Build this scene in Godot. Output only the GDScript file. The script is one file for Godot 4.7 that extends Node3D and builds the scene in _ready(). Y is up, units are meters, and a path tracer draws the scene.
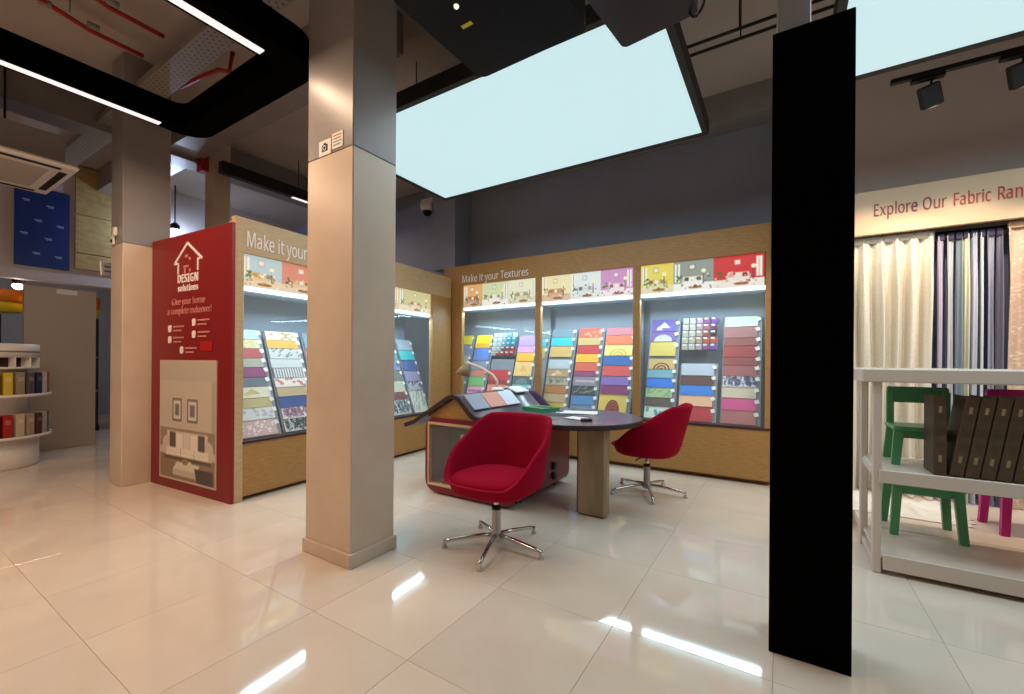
extends Node3D

var M := {}          # materials by name
var cache := {}      # shared meshes
var rng := RandomNumberGenerator.new()
const LU := Vector3(-4.16, 0, -1.92)      # front corner of the display unit on the left
const LT := 0.0733                        # its turn about the vertical (4.2 degrees)

# ------------------------------------------------------------------ materials
func col(r: float, g: float, b: float, a := 1.0) -> Color:
	return Color(r / 255.0, g / 255.0, b / 255.0, a)

func mat(key: String, c: Color, rough := 0.6, metal := 0.0) -> StandardMaterial3D:
	if M.has(key):
		return M[key]
	var m := StandardMaterial3D.new()
	m.resource_name = key
	m.albedo_color = c
	m.roughness = rough
	m.metallic = metal
	M[key] = m
	return m

func plainc(c: Color, rough := 0.6) -> StandardMaterial3D:
	return mat("plain_%s_%d" % [c.to_html(false), int(rough * 100)], c, rough)

func glow(key: String, c: Color, power: float) -> StandardMaterial3D:
	var m := mat(key, Color(0.5, 0.5, 0.5), 0.5)
	m.emission_enabled = true
	m.emission = c
	m.emission_energy_multiplier = power
	return m

func noise_tex(freq: float, lo: Color, hi: Color, stretch := 1.0, seed_ := 1, size := 256) -> ImageTexture:
	var n := FastNoiseLite.new()
	n.seed = seed_
	n.frequency = freq
	n.fractal_octaves = 4
	var im := Image.create(size, size, false, Image.FORMAT_RGB8)
	for y in size:
		for x in size:
			# blend the borders so that the picture repeats without a seam
			var fx := float(x) / size
			var fy := float(y) / size
			var a := n.get_noise_2d(x, y * stretch)
			var b := n.get_noise_2d(x - size, y * stretch)
			var c := n.get_noise_2d(x, (y - size) * stretch)
			var d := n.get_noise_2d(x - size, (y - size) * stretch)
			var v := lerpf(lerpf(a, b, fx), lerpf(c, d, fx), fy)
			im.set_pixel(x, y, lo.lerp(hi, clampf(v * 1.1 + 0.5, 0, 1)))
	return ImageTexture.create_from_image(im)

func tri(m: StandardMaterial3D, t: Texture2D, s: Vector3, world := false) -> StandardMaterial3D:
	m.albedo_color = Color.WHITE
	m.albedo_texture = t
	m.uv1_triplanar = true
	m.uv1_world_triplanar = world
	m.uv1_scale = s
	return m

func make_materials() -> void:
	var grain := noise_tex(0.02, col(156, 114, 62), col(176, 132, 76), 7.0, 3)
	tri(mat("plywood", Color.WHITE, 0.5), grain, Vector3(1.4, 1.4, 1.4))
	tri(mat("plywood_light", Color.WHITE, 0.5), noise_tex(0.02, col(184, 154, 112), col(198, 168, 126), 7.0, 5), Vector3(1.2, 1.2, 1.2))  # pale edging and posts; on the left header it paints in lamplight
	for i in 4:
		var k := 1.0 - 0.012 * i
		var t := mat("tile_%d" % i, Color.WHITE, 0.055)
		tri(t, noise_tex(0.012, Color(0.855 * k, 0.795 * k, 0.725 * k), Color(0.885 * k, 0.83 * k, 0.765 * k), 1.0, 20 + i, 128), Vector3(1.3, 1.3, 1.3))
		t.metallic_specular = 0.62
	mat("grout", col(204, 188, 168), 0.8)
	tri(mat("cream_paint", Color.WHITE, 0.36), noise_tex(0.03, col(202, 184, 164), col(212, 195, 175), 1.0, 31, 128), Vector3(0.6, 0.6, 0.6))
	tri(mat("grey_paint", Color.WHITE, 0.37), noise_tex(0.03, col(136, 131, 128), col(145, 140, 137), 1.0, 32, 128), Vector3(0.6, 0.6, 0.6))
	tri(mat("wall_grey", Color.WHITE, 0.7), noise_tex(0.02, col(136, 142, 158), col(146, 152, 168), 1.0, 33, 128), Vector3(0.4, 0.4, 0.4))
	tri(mat("wall_warm", Color.WHITE, 0.7), noise_tex(0.02, col(200, 190, 186), col(208, 198, 194), 1.0, 35, 128), Vector3(0.4, 0.4, 0.4))
	tri(mat("ceiling_paint", Color.WHITE, 0.8), noise_tex(0.02, col(178, 168, 160), col(188, 178, 170), 1.0, 34, 128), Vector3(0.4, 0.4, 0.4))
	mat("black", col(9, 9, 10), 0.5)
	mat("black_gloss", col(8, 8, 14), 0.32)
	M.black_gloss.metallic_specular = 0.3
	mat("black_matt", col(3, 3, 3), 0.95)
	M.black_matt.metallic_specular = 0.12
	mat("white_metal", col(210, 197, 184), 0.4)
	mat("white_plastic", col(232, 228, 222), 0.45)
	mat("chrome", col(205, 202, 198), 0.14, 1.0)
	mat("brushed", col(204, 202, 198), 0.3, 0.5)
	mat("display_back", col(142, 152, 164), 0.6)
	mat("board_grey", col(128, 132, 140), 0.6)
	mat("dark_gap", col(24, 20, 18), 0.8)
	mat("red_board", col(128, 20, 24), 0.42)
	mat("red_fabric", col(152, 9, 40), 0.9)
	M.red_fabric.metallic_specular = 0.2
	mat("purple_fabric", col(58, 40, 74), 0.75)
	mat("magenta_shell", col(122, 14, 44), 0.3)
	mat("table_top", col(96, 92, 100), 0.2)
	mat("table_edge", col(52, 30, 34), 0.4)
	mat("red_pipe", col(168, 40, 32), 0.45)
	mat("lettering_white", col(240, 232, 226), 0.5)
	mat("lettering_red", col(196, 52, 36), 0.5)
	mat("lettering_purple", col(120, 44, 64), 0.5)
	mat("green_wood", col(80, 148, 98), 0.4)
	mat("magenta_wood", col(190, 14, 120), 0.4)
	mat("duct_metal", col(150, 144, 138), 0.5, 0.2)
	var g := mat("pane_glass", Color(0.9, 0.97, 0.97, 0.05), 0.0)
	g.transparency = BaseMaterial3D.TRANSPARENCY_ALPHA
	g.metallic_specular = 0.25
	# perforated sheet of the cable trays: fine dark punched holes
	var im := Image.create(32, 32, false, Image.FORMAT_RGB8)
	im.fill(col(146, 140, 134))
	for q in [[8, 8], [24, 24]]:
		for y in range(-4, 5):
			for x in range(-4, 5):
				if x * x + y * y < 15:
					im.set_pixel(q[0] + x, q[1] + y, col(40, 37, 36))
	tri(mat("perforated", Color.WHITE, 0.5), ImageTexture.create_from_image(im), Vector3(14, 14, 14))
	# brushed bronze-brown laminate of the table leg
	tri(mat("leg_laminate", Color.WHITE, 0.32), noise_tex(0.02, col(140, 120, 92), col(176, 154, 120), 0.15, 44, 128), Vector3(2, 2, 2))
	tri(mat("brown_binder", Color.WHITE, 0.5), noise_tex(0.05, col(66, 50, 34), col(86, 68, 48), 1.0, 45, 128), Vector3(2, 2, 2))
	tri(mat("cream_curtain", Color.WHITE, 0.85), noise_tex(0.06, col(214, 208, 194), col(230, 224, 210), 6.0, 46, 128), Vector3(3, 1, 3))
	tri(mat("stone_panel", Color.WHITE, 0.7), noise_tex(0.04, col(176, 148, 92), col(200, 172, 114), 2.0, 47, 128), Vector3(1, 1, 1))

# ------------------------------------------------------------------ meshes
func quad(st: SurfaceTool, a: Vector3, b: Vector3, c: Vector3, d: Vector3) -> void:
	for v in [a, b, c, a, c, d]:
		st.add_vertex(v)

func cbox(s: Vector3, bev := 0.004) -> ArrayMesh:
	var key := "cb%.4f_%.4f_%.4f_%.4f" % [s.x, s.y, s.z, bev]
	if cache.has(key):
		return cache[key]
	var h := s / 2
	var b: float = minf(bev, minf(h.x, minf(h.y, h.z)) * 0.8)
	var st := SurfaceTool.new()
	st.begin(Mesh.PRIMITIVE_TRIANGLES)
	st.set_smooth_group(-1)
	for ax in 3:
		var u := (ax + 1) % 3
		var v := (ax + 2) % 3
		for sg: float in [-1.0, 1.0]:
			var p := []
			for q in [[-1, -1], [1, -1], [1, 1], [-1, 1]]:
				var w := Vector3()
				w[ax] = sg * h[ax]
				w[u] = q[0] * (h[u] - b)
				w[v] = q[1] * (h[v] - b)
				p.append(w)
			if sg > 0:
				quad(st, p[3], p[2], p[1], p[0])
			else:
				quad(st, p[0], p[1], p[2], p[3])
		# edges parallel to axis ax
		for su: float in [-1.0, 1.0]:
			for sv: float in [-1.0, 1.0]:
				var p := []
				for q in [[-1, 0], [1, 0], [1, 1], [-1, 1]]:
					var w := Vector3()
					w[ax] = q[0] * (h[ax] - b)
					w[u] = su * (h[u] if q[1] == 0 else h[u] - b)
					w[v] = sv * (h[v] - b if q[1] == 0 else h[v])
					p.append(w)
				if su * sv > 0:
					quad(st, p[3], p[2], p[1], p[0])
				else:
					quad(st, p[0], p[1], p[2], p[3])
	for sx: float in [-1.0, 1.0]:
		for sy: float in [-1.0, 1.0]:
			for sz: float in [-1.0, 1.0]:
				var a := Vector3(sx * h.x, sy * (h.y - b), sz * (h.z - b))
				var c := Vector3(sx * (h.x - b), sy * h.y, sz * (h.z - b))
				var d := Vector3(sx * (h.x - b), sy * (h.y - b), sz * h.z)
				for v in ([a, d, c] if sx * sy * sz > 0 else [a, c, d]):
					st.add_vertex(v)
	st.generate_normals()
	cache[key] = st.commit()
	return cache[key]

func grid(rows: Array, closed := false, flat := false) -> ArrayMesh:
	# rows: array of arrays of Vector3
	var st := SurfaceTool.new()
	st.begin(Mesh.PRIMITIVE_TRIANGLES)
	st.set_smooth_group(-1 if flat else 0)
	for i in rows.size() - 1:
		var a: Array = rows[i]
		var b: Array = rows[i + 1]
		var n := a.size()
		for j in (n if closed else n - 1):
			var k := (j + 1) % n
			quad(st, a[j], b[j], b[k], a[k])
	st.generate_normals()
	return st.commit()

func lathe(prof: Array, n := 24, flat := false) -> ArrayMesh:
	var rows := []
	for p in prof:
		var r := []
		for j in n:
			var a := TAU * j / n
			r.append(Vector3(p[0] * cos(a), p[1], -p[0] * sin(a)))
		rows.append(r)
	return grid(rows, true, flat)

func tube(path: Array, r: float, n := 10) -> ArrayMesh:
	var rows := []
	var up := Vector3(0.13, 0.97, 0.21)
	for i in path.size():
		var a: Vector3 = path[maxi(i - 1, 0)]
		var b: Vector3 = path[mini(i + 1, path.size() - 1)]
		var t := (b - a).normalized()
		if absf(t.dot(up)) > 0.95:
			up = Vector3(0.9, 0.1, 0.4)
		var x := up.cross(t).normalized()
		var y := t.cross(x)
		var row := []
		for j in n:
			var g := TAU * j / n
			row.append(path[i] + (x * cos(g) + y * sin(g)) * r)
		if i == 0:
			var e := []
			for j in n:
				e.append(path[i])
			rows.append(e)
		rows.append(row)
		if i == path.size() - 1:
			var e := []
			for j in n:
				e.append(path[i])
			rows.append(e)
	return grid(rows, true)

func extrude(poly: PackedVector2Array, depth: float) -> ArrayMesh:
	# outline in x,y; from z=0 to z=-depth
	var st := SurfaceTool.new()
	st.begin(Mesh.PRIMITIVE_TRIANGLES)
	st.set_smooth_group(-1)
	var idx := Geometry2D.triangulate_polygon(poly)
	for z in [0.0, -depth]:
		for i in range(0, idx.size(), 3):
			for k in ([0, 1, 2] if z == 0.0 else [2, 1, 0]):
				var p := poly[idx[i + k]]
				st.add_vertex(Vector3(p.x, p.y, z))
	for i in poly.size():
		var a := poly[i]
		var b := poly[(i + 1) % poly.size()]
		quad(st, Vector3(a.x, a.y, 0), Vector3(b.x, b.y, 0), Vector3(b.x, b.y, -depth), Vector3(a.x, a.y, -depth))
	st.generate_normals()
	return st.commit()

func plate(w: float, h: float, d: float) -> ArrayMesh:
	# thin board whose +Z face carries a whole picture
	var key := "pl%.3f_%.3f_%.3f" % [w, h, d]
	if cache.has(key):
		return cache[key]
	var st := SurfaceTool.new()
	st.begin(Mesh.PRIMITIVE_TRIANGLES)
	st.set_smooth_group(-1)
	var x := w / 2
	var y := h / 2
	var z := d / 2
	var f := [[Vector3(-x, y, z), Vector2(0, 0)], [Vector3(x, y, z), Vector2(1, 0)], [Vector3(x, -y, z), Vector2(1, 1)], [Vector3(-x, -y, z), Vector2(0, 1)]]
	for i in [0, 1, 2, 0, 2, 3]:
		st.set_uv(f[i][1])
		st.add_vertex(f[i][0])
	st.set_uv(Vector2(0.02, 0.02))
	var c := [Vector3(-x, y, -z), Vector3(x, y, -z), Vector3(x, -y, -z), Vector3(-x, -y, -z)]
	quad(st, c[1], c[0], c[3], c[2])
	for i in 4:
		var k := (i + 1) % 4
		quad(st, f[i][0], c[i], c[k], f[k][0])
	st.generate_normals()
	cache[key] = st.commit()
	return cache[key]

func ring_outline(pts: Array) -> PackedVector2Array:
	var p := PackedVector2Array()
	for q in pts:
		p.append(Vector2(q[0], q[1]))
	return p

func rounded_rect(x0: float, y0: float, x1: float, y1: float, r: float, n := 5) -> PackedVector2Array:
	var p := PackedVector2Array()
	for c in [[x1 - r, y1 - r, 0], [x0 + r, y1 - r, 1], [x0 + r, y0 + r, 2], [x1 - r, y0 + r, 3]]:
		for i in n + 1:
			var a: float = (c[2] + float(i) / n) * PI / 2
			p.append(Vector2(c[0] + r * cos(a), c[1] + r * sin(a)))
	return p

# ------------------------------------------------------------------ nodes
var taken := {}
func numbered(n: String) -> String:
	if not taken.has(n):
		taken[n] = 0
		return n
	taken[n] += 1
	return "%s_%03d" % [n, taken[n]]

func mi(parent: Node, called: String, mesh: Mesh, m: Material, at := Vector3.ZERO, rot := Vector3.ZERO) -> MeshInstance3D:
	var o := MeshInstance3D.new()
	o.name = numbered(called) if parent == self else called
	o.mesh = mesh
	o.material_override = m
	o.position = at
	o.rotation = rot
	o.cast_shadow = GeometryInstance3D.SHADOW_CASTING_SETTING_ON
	parent.add_child(o, true)
	return o

func thing(called: String, label: String, category: String, at := Vector3.ZERO, turn := 0.0, group := "") -> Node3D:
	var o := Node3D.new()
	o.name = numbered(called)
	add_child(o)
	o.position = at
	o.rotation.y = turn
	tag(o, label, category, group)
	return o

func tag(o: Node, label: String, category: String, group := "") -> Node:
	o.set_meta("label", label)
	o.set_meta("category", category)
	if group:
		o.set_meta("group", group)
	return o

func struct_node(called: String, at := Vector3.ZERO) -> Node3D:
	var o := Node3D.new()
	o.name = called
	add_child(o)
	o.position = at
	o.set_meta("kind", "structure")
	return o

func sbox(called: String, lo: Vector3, hi: Vector3, m: Material) -> MeshInstance3D:
	var o := mi(self, called, cbox(hi - lo, 0.004), m, (lo + hi) / 2)
	o.set_meta("kind", "structure")
	return o

func pbox(parent: Node, called: String, lo: Vector3, hi: Vector3, m: Material, bev := 0.004) -> MeshInstance3D:
	return mi(parent, called, cbox((hi - lo).abs(), bev), m, (lo + hi) / 2)

func text(parent: Node, called: String, s: String, height: float, m: Material, at: Vector3, rot := Vector3.ZERO, squeeze := 1.0, bold := false, font_name := "Droid Sans") -> MeshInstance3D:
	var t := TextMesh.new()
	var f := SystemFont.new()
	f.font_names = PackedStringArray([font_name])
	if bold:
		f.font_weight = 700
	t.font = f
	t.text = s
	t.font_size = 32
	t.pixel_size = height / 32.0
	t.depth = 0.006
	t.horizontal_alignment = HORIZONTAL_ALIGNMENT_CENTER
	t.vertical_alignment = VERTICAL_ALIGNMENT_CENTER
	var o := mi(parent, called, t, m, at, rot)
	o.scale = Vector3(squeeze, 1, 1)
	return o

func text_fit(parent: Node, s: String, height: float, m: Material, x0: float, x1: float, y: float, z: float, turned := false) -> void:
	# one line of lettering stretched between two points of a board (along X, or along -Z when turned)
	var o := text(parent, "lettering", s, height, m, Vector3.ZERO)
	var box := o.mesh.get_aabb()
	var k := absf(x1 - x0) / box.size.x
	o.scale = Vector3(k, 1, 1)
	var mid := (x0 + x1) / 2
	if turned:
		o.rotation.y = PI / 2
		o.position = Vector3(z, y, mid + (box.position.x + box.size.x / 2) * k)
	else:
		o.position = Vector3(mid - (box.position.x + box.size.x / 2) * k, y, z)

func area(parent: Node, at: Vector3, rot: Vector3, size: Vector2, c: Color, e: float) -> void:
	var a := AreaLight3D.new()
	a.name = "lamp_light"
	a.area_size = size
	a.light_color = c
	a.light_energy = e
	a.area_range = 14.0
	a.area_attenuation = 2.0
	a.shadow_enabled = true
	parent.add_child(a, true)
	a.position = at
	a.rotation = rot

func spot(parent: Node, at: Vector3, to: Vector3, angle: float, c: Color, e: float, size := 0.04) -> void:
	var s := SpotLight3D.new()
	s.name = "spot_light"
	s.spot_angle = angle
	s.spot_angle_attenuation = 0.6
	s.light_color = c
	s.light_energy = e
	s.light_size = size
	s.spot_range = 14.0
	s.spot_attenuation = 2.0
	s.shadow_enabled = true
	parent.add_child(s, true)
	s.look_at_from_position(at, to, Vector3(0.01, 0, 1))

# ------------------------------------------------------------------ prints
func ell(im: Image, cx: float, cy: float, rx: float, ry: float, c: Color) -> void:
	for y in range(maxi(0, int(cy - ry)), mini(im.get_height(), int(cy + ry) + 1)):
		for x in range(maxi(0, int(cx - rx)), mini(im.get_width(), int(cx + rx) + 1)):
			if ((x - cx) / rx) ** 2 + ((y - cy) / ry) ** 2 <= 1.0:
				im.set_pixel(x, y, c)

func rect(im: Image, x: int, y: int, w: int, h: int, c: Color) -> void:
	im.fill_rect(Rect2i(x, y, w, h), c)

func printed(key: String, im: Image, rough := 0.6) -> StandardMaterial3D:
	var m := mat(key, Color.WHITE, rough)
	m.albedo_texture = ImageTexture.create_from_image(im)
	m.texture_repeat = false
	return m

func backlit(key: String, im: Image, power: float) -> StandardMaterial3D:
	var m := mat(key, Color(0.5, 0.5, 0.5), 0.4)
	m.albedo_texture = ImageTexture.create_from_image(im)
	m.emission_enabled = true
	m.emission = Color.WHITE
	m.emission_operator = BaseMaterial3D.EMISSION_OP_MULTIPLY
	m.emission_texture = m.albedo_texture
	m.emission_energy_multiplier = power
	m.texture_repeat = false
	return m

func rooms(segments: Array, seed_: int) -> Image:
	# a strip of printed interiors: each segment [width share, wall, accent, furniture]
	var w := 360
	var h := 84
	var im := Image.create(w, h, false, Image.FORMAT_RGB8)
	rng.seed = seed_
	var x := 0
	for s in segments:
		var sw := int(w * s[0])
		rect(im, x, 0, sw, h, s[1])
		rect(im, x, 62, sw, 22, (s[3] as Color).lerp(Color.WHITE, 0.45))
		var k := rng.randi_range(0, 1)
		# window or curtain column
		rect(im, x + (4 if k else sw - 22), 6, 16, 52, Color(0.95, 0.95, 0.9))
		rect(im, x + (11 if k else sw - 15), 6, 2, 52, s[2])
		# picture on the wall
		rect(im, x + sw / 2 - 12, 10, 18, 15, (s[1] as Color).lerp(s[2], 0.5))
		rect(im, x + sw / 2 - 10, 12, 14, 11, Color(0.92, 0.9, 0.84))
		# sofa
		var sx := x + sw / 2 - 30
		rect(im, sx, 44, 58, 16, s[3])
		rect(im, sx - 4, 50, 8, 18, (s[3] as Color).darkened(0.15))
		rect(im, sx + 54, 50, 8, 18, (s[3] as Color).darkened(0.15))
		rect(im, sx, 57, 58, 8, (s[3] as Color).lightened(0.3))
		for i in 3:
			rect(im, sx + 5 + i * 18, 46, 12, 10, [s[2], Color(0.95, 0.92, 0.85), (s[1] as Color).darkened(0.3)][i])
		# low table with a bowl, a lamp and a plant
		ell(im, x + sw * 0.55, 74, 20, 4, Color(0.62, 0.42, 0.26))
		ell(im, x + sw * 0.55, 70, 5, 3, s[2])
		rect(im, x + sw - 30, 32, 2, 34, Color(0.35, 0.3, 0.25))
		ell(im, x + sw - 29, 30, 7, 6, Color(0.98, 0.93, 0.75))
		for i in 9:
			ell(im, x + 10 + rng.randf_range(0, 14), 50 + rng.randf_range(-10, 8), 3, 2, Color(0.3, 0.45, 0.22))
		for i in 22:
			rect(im, x + rng.randi_range(2, sw - 8), rng.randi_range(38, 78), rng.randi_range(2, 6), rng.randi_range(2, 5), [s[2], s[3], (s[1] as Color).darkened(0.25), Color(0.96, 0.94, 0.88)][i % 4])
		x += sw
	im.resize(130, 30, Image.INTERPOLATE_LANCZOS)
	im.resize(360, 84, Image.INTERPOLATE_CUBIC)
	return im

func pattern(key: String, base: Color, ink: Color, kind: String, seed_ := 1) -> StandardMaterial3D:
	if M.has(key):
		return M[key]
	rng.seed = seed_
	var im := Image.create(96, 48, false, Image.FORMAT_RGB8)
	im.fill(base)
	match kind:
		"dots":
			for i in 34:
				ell(im, rng.randf_range(3, 92), rng.randf_range(3, 45), 2.6, 2.6, ink)
		"zebra":
			for i in 26:
				var x0 := rng.randf_range(0, 92)
				for t in 34:
					var y := rng.randi_range(0, 12) + t
					var xx := x0 + sin(t * 0.25 + i) * 4 + t * 0.25
					rect(im, int(xx), y, 3, 2, ink)
		"stripes":
			for i in 12:
				rect(im, i * 8, 0, 3, 48, ink)
		"leaf":
			for i in 16:
				var c := Vector2(rng.randf_range(6, 90), rng.randf_range(6, 42))
				for t in 7:
					ell(im, c.x + t * 1.3, c.y - t * 1.4, 3.6 - t * 0.4, 2.2, ink)
		"floral":
			for i in 11:
				var c := Vector2(rng.randf_range(6, 90), rng.randf_range(6, 42))
				for t in 5:
					ell(im, c.x + 4 * cos(t * TAU / 5), c.y + 4 * sin(t * TAU / 5), 2.6, 2.6, ink)
				ell(im, c.x, c.y, 2, 2, base.darkened(0.3))
		"arch":
			for i in 5:
				ell(im, 48, 46, 30 - i * 6, 28 - i * 6, ink if i % 2 == 0 else base)
		"dome":
			ell(im, 48, 47, 34, 30, ink)
		"figure":
			for i in 7:
				ell(im, 48, 40, 24 - i * 3, 26 - i * 3, ink if i % 2 == 0 else col(204, 60, 34))
			for i in 5:
				rect(im, 30 + i * 9, 40, 3, 8, ink)
		"tent":
			for t in 24:
				rect(im, 48 - t, 10 + t, 2 * t, 1, ink)
				if t > 9:
					rect(im, 30 - t / 2, 18 + t, t, 1, ink.lightened(0.35))
		"script":
			for i in 13:
				var x0 := 10 + i * 6
				rect(im, x0, 18 + (i * 7) % 5, 3, 12 - (i * 5) % 6, ink)
				rect(im, x0, 24 + (i * 3) % 4, 7, 3, ink)
	return printed(key, im)

# ------------------------------------------------------------------ room
func build_room() -> void:
	var tx := 0.672
	var tz := 0.712
	var fl := struct_node("floor")
	pbox(fl, "screed", Vector3(-13.2, -0.2, -6.0), Vector3(4.8, -0.0035, 3.8), M.grout)
	var mesh := cbox(Vector3(tx - 0.0018, 0.0036, tz - 0.0018), 0.0005)
	rng.seed = 5
	for i in range(-15, 6):
		for j in range(-6, 7):
			mi(fl, "floor_tile", mesh, M["tile_%d" % rng.randi_range(0, 3)], Vector3(0.648 + (i + 0.5) * tx, -0.0018, -2.055 + (j + 0.5) * tz))
	# the far hall on the left, past the tiles drawn one by one, and the strip behind the camera
	pbox(fl, "hall_paving", Vector3(-13.2, -0.0036, -6.0), Vector3(-9.434, 0.0, 3.8), M.tile_0)
	pbox(fl, "entrance_paving", Vector3(-9.43, -0.0036, 2.932), Vector3(4.8, 0.0, 3.8), M.tile_1)
	sbox("wall_back", Vector3(-13.4, -0.2, -6.0), Vector3(4.8, 4.7, -5.8), M.wall_grey)
	sbox("wall_right", Vector3(4.6, -0.2, -6.0), Vector3(4.8, 4.7, 3.8), M.wall_warm)
	sbox("wall_front", Vector3(-13.4, -0.2, 3.6), Vector3(4.8, 4.7, 3.8), M.wall_warm)
	sbox("wall_left", Vector3(-13.4, -0.2, -6.0), Vector3(-13.2, 4.7, 3.8), M.wall_grey)
	sbox("wall_hall_lintel", Vector3(-9.8, 2.48, -5.8), Vector3(-9.6, 4.4, 3.6), M.wall_warm)
	sbox("wall_fabric_bay", Vector3(0.02, 0.0, -5.8), Vector3(4.6, 4.4, -5.5), M.wall_warm)
	sbox("ceiling", Vector3(-13.4, 4.4, -6.0), Vector3(4.8, 4.7, 3.8), M.ceiling_paint)
	# beams
	sbox("trim_1", Vector3(-4.35, 4.08, -5.8), Vector3(0.02, 4.4, -5.45), M.grey_paint)
	sbox("trim_2", Vector3(-9.6, 4.05, -2.75), Vector3(-2.9, 4.4, -2.35), M.grey_paint)
	sbox("trim_3", Vector3(-7.2, 4.0, -5.8), Vector3(-6.85, 4.4, 3.6), M.grey_paint)
	# columns in the corner behind the display units
	sbox("wall_corner_pier", Vector3(-5.45, 0.0, -5.8), Vector3(-4.9, 4.4, -5.66), M.wall_grey)
	sbox("wall_corner_column", Vector3(-4.95, 2.8, -5.8), Vector3(-4.48, 4.4, -5.38), M.wall_grey)

func column(called: String, label: String, lo: Vector3, hi: Vector3, line: float) -> Node3D:
	var t := thing(called, label, "pillar", Vector3((lo.x + hi.x) / 2, 0, (lo.z + hi.z) / 2))
	var o := Vector3(t.position.x, 0, t.position.z)
	pbox(t, "lower_shaft", Vector3(lo.x, 0, lo.z) - o, Vector3(hi.x, line, hi.z) - o, M.cream_paint, 0.006)
	pbox(t, "upper_shaft", Vector3(lo.x, line, lo.z) - o, Vector3(hi.x, hi.y, hi.z) - o, M.grey_paint, 0.006)
	return t

func build_pillars() -> void:
	var p := column("pillar", "big square pillar in the foreground, cream below and grey above", Vector3(-2.74, 0, -2.09), Vector3(-2.265, 4.4, -1.735), 2.64)
	pbox(p, "skirting", Vector3(-0.252, 0, -0.1925), Vector3(0.252, 0.09, 0.1925), M.cream_paint, 0.004)
	column("pillar", "cream and grey square pillar beside the red panel's left edge", Vector3(-5.96, 0, -1.98), Vector3(-5.63, 4.4, -1.58), 2.47)
	var w := thing("pillar", "slim pale pillar rising behind the red panel, with a red box", "pillar", Vector3(-6.72, 0, -2.92))
	pbox(w, "shaft", Vector3(-0.12, 0, -0.1), Vector3(0.12, 4.4, 0.12), M.cream_paint, 0.006)
	# alarm box on the slim pillar
	var a := thing("alarm_box", "small red alarm box on the slim pale pillar", "alarm", Vector3(-6.78, 4.0, -2.8))
	pbox(a, "housing", Vector3(-0.1, -0.12, 0), Vector3(0.06, 0.12, 0.09), M.red_pipe, 0.01)
	mi(a, "sounder", lathe([[0.0, 0.0], [0.045, 0.0], [0.05, 0.02], [0.0, 0.03]], 14), M.red_board, Vector3(-0.02, 0, 0.088), Vector3(PI / 2, 0, 0))
	var k := thing("wall_sensor", "tiny white sensor on the left pillar at its paint line", "sensor", Vector3(-5.86, 2.52, -1.578))
	pbox(k, "base_plate", Vector3(-0.035, -0.05, 0), Vector3(0.035, 0.05, 0.02), M.white_plastic, 0.005)
	pbox(k, "upper_unit", Vector3(0.05, 0.03, 0), Vector3(0.11, 0.12, 0.03), M.white_plastic, 0.008)
	mi(k, "eye", lathe([[0.0, 0.012], [0.014, 0.01], [0.018, 0.0], [0.0, 0.0]], 12), M.black, Vector3(0, -0.01, 0.02), Vector3(PI / 2, 0, 0))
	# black clad totem and the post above it
	var b := thing("black_totem", "tall matt black clad column standing right of the table", "column", Vector3(0.105, 0, -2.4))
	pbox(b, "cladding", Vector3(-0.148, 0.0, -0.1), Vector3(0.148, 2.78, 0.14), M.black_matt, 0.003)
	pbox(b, "inner_post", Vector3(-0.135, 2.75, -0.1), Vector3(0.0, 4.4, 0.02), M.grey_paint, 0.004)
	# notice on the big pillar: camera pictogram plate and text plate
	var s := thing("camera_notice", "small white camera notice stuck on the big foreground pillar", "sign", Vector3(-2.5, 2.695, -1.733))
	var cp := mi(s, "picture_plate", cbox(Vector3(0.125, 0.1, 0.006), 0.001), M.white_plastic, Vector3(-0.045, -0.005, 0))
	pbox(cp, "camera_symbol", Vector3(-0.03, -0.025, 0.003), Vector3(0.03, 0.018, 0.005), M.black, 0.001)
	pbox(cp, "camera_hump", Vector3(-0.012, 0.016, 0.003), Vector3(0.014, 0.029, 0.005), M.black, 0.001)
	mi(cp, "lens_ring", lathe([[0.017, 0.0], [0.017, 0.003], [0.012, 0.003], [0.012, 0.0]], 16), M.white_plastic, Vector3(0, -0.004, 0.004), Vector3(PI / 2, 0, 0))
	var tp := mi(s, "text_plate", cbox(Vector3(0.11, 0.1, 0.006), 0.001), M.white_plastic, Vector3(0.085, 0.012, 0))
	for i in 4:
		pbox(tp, "text_line", Vector3(-0.042, 0.028 - i * 0.02, 0.003), Vector3(0.042 - 0.008 * (i % 2), 0.036 - i * 0.02, 0.004), M.lettering_red if i == 0 else M.board_grey, 0.0005)

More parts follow.
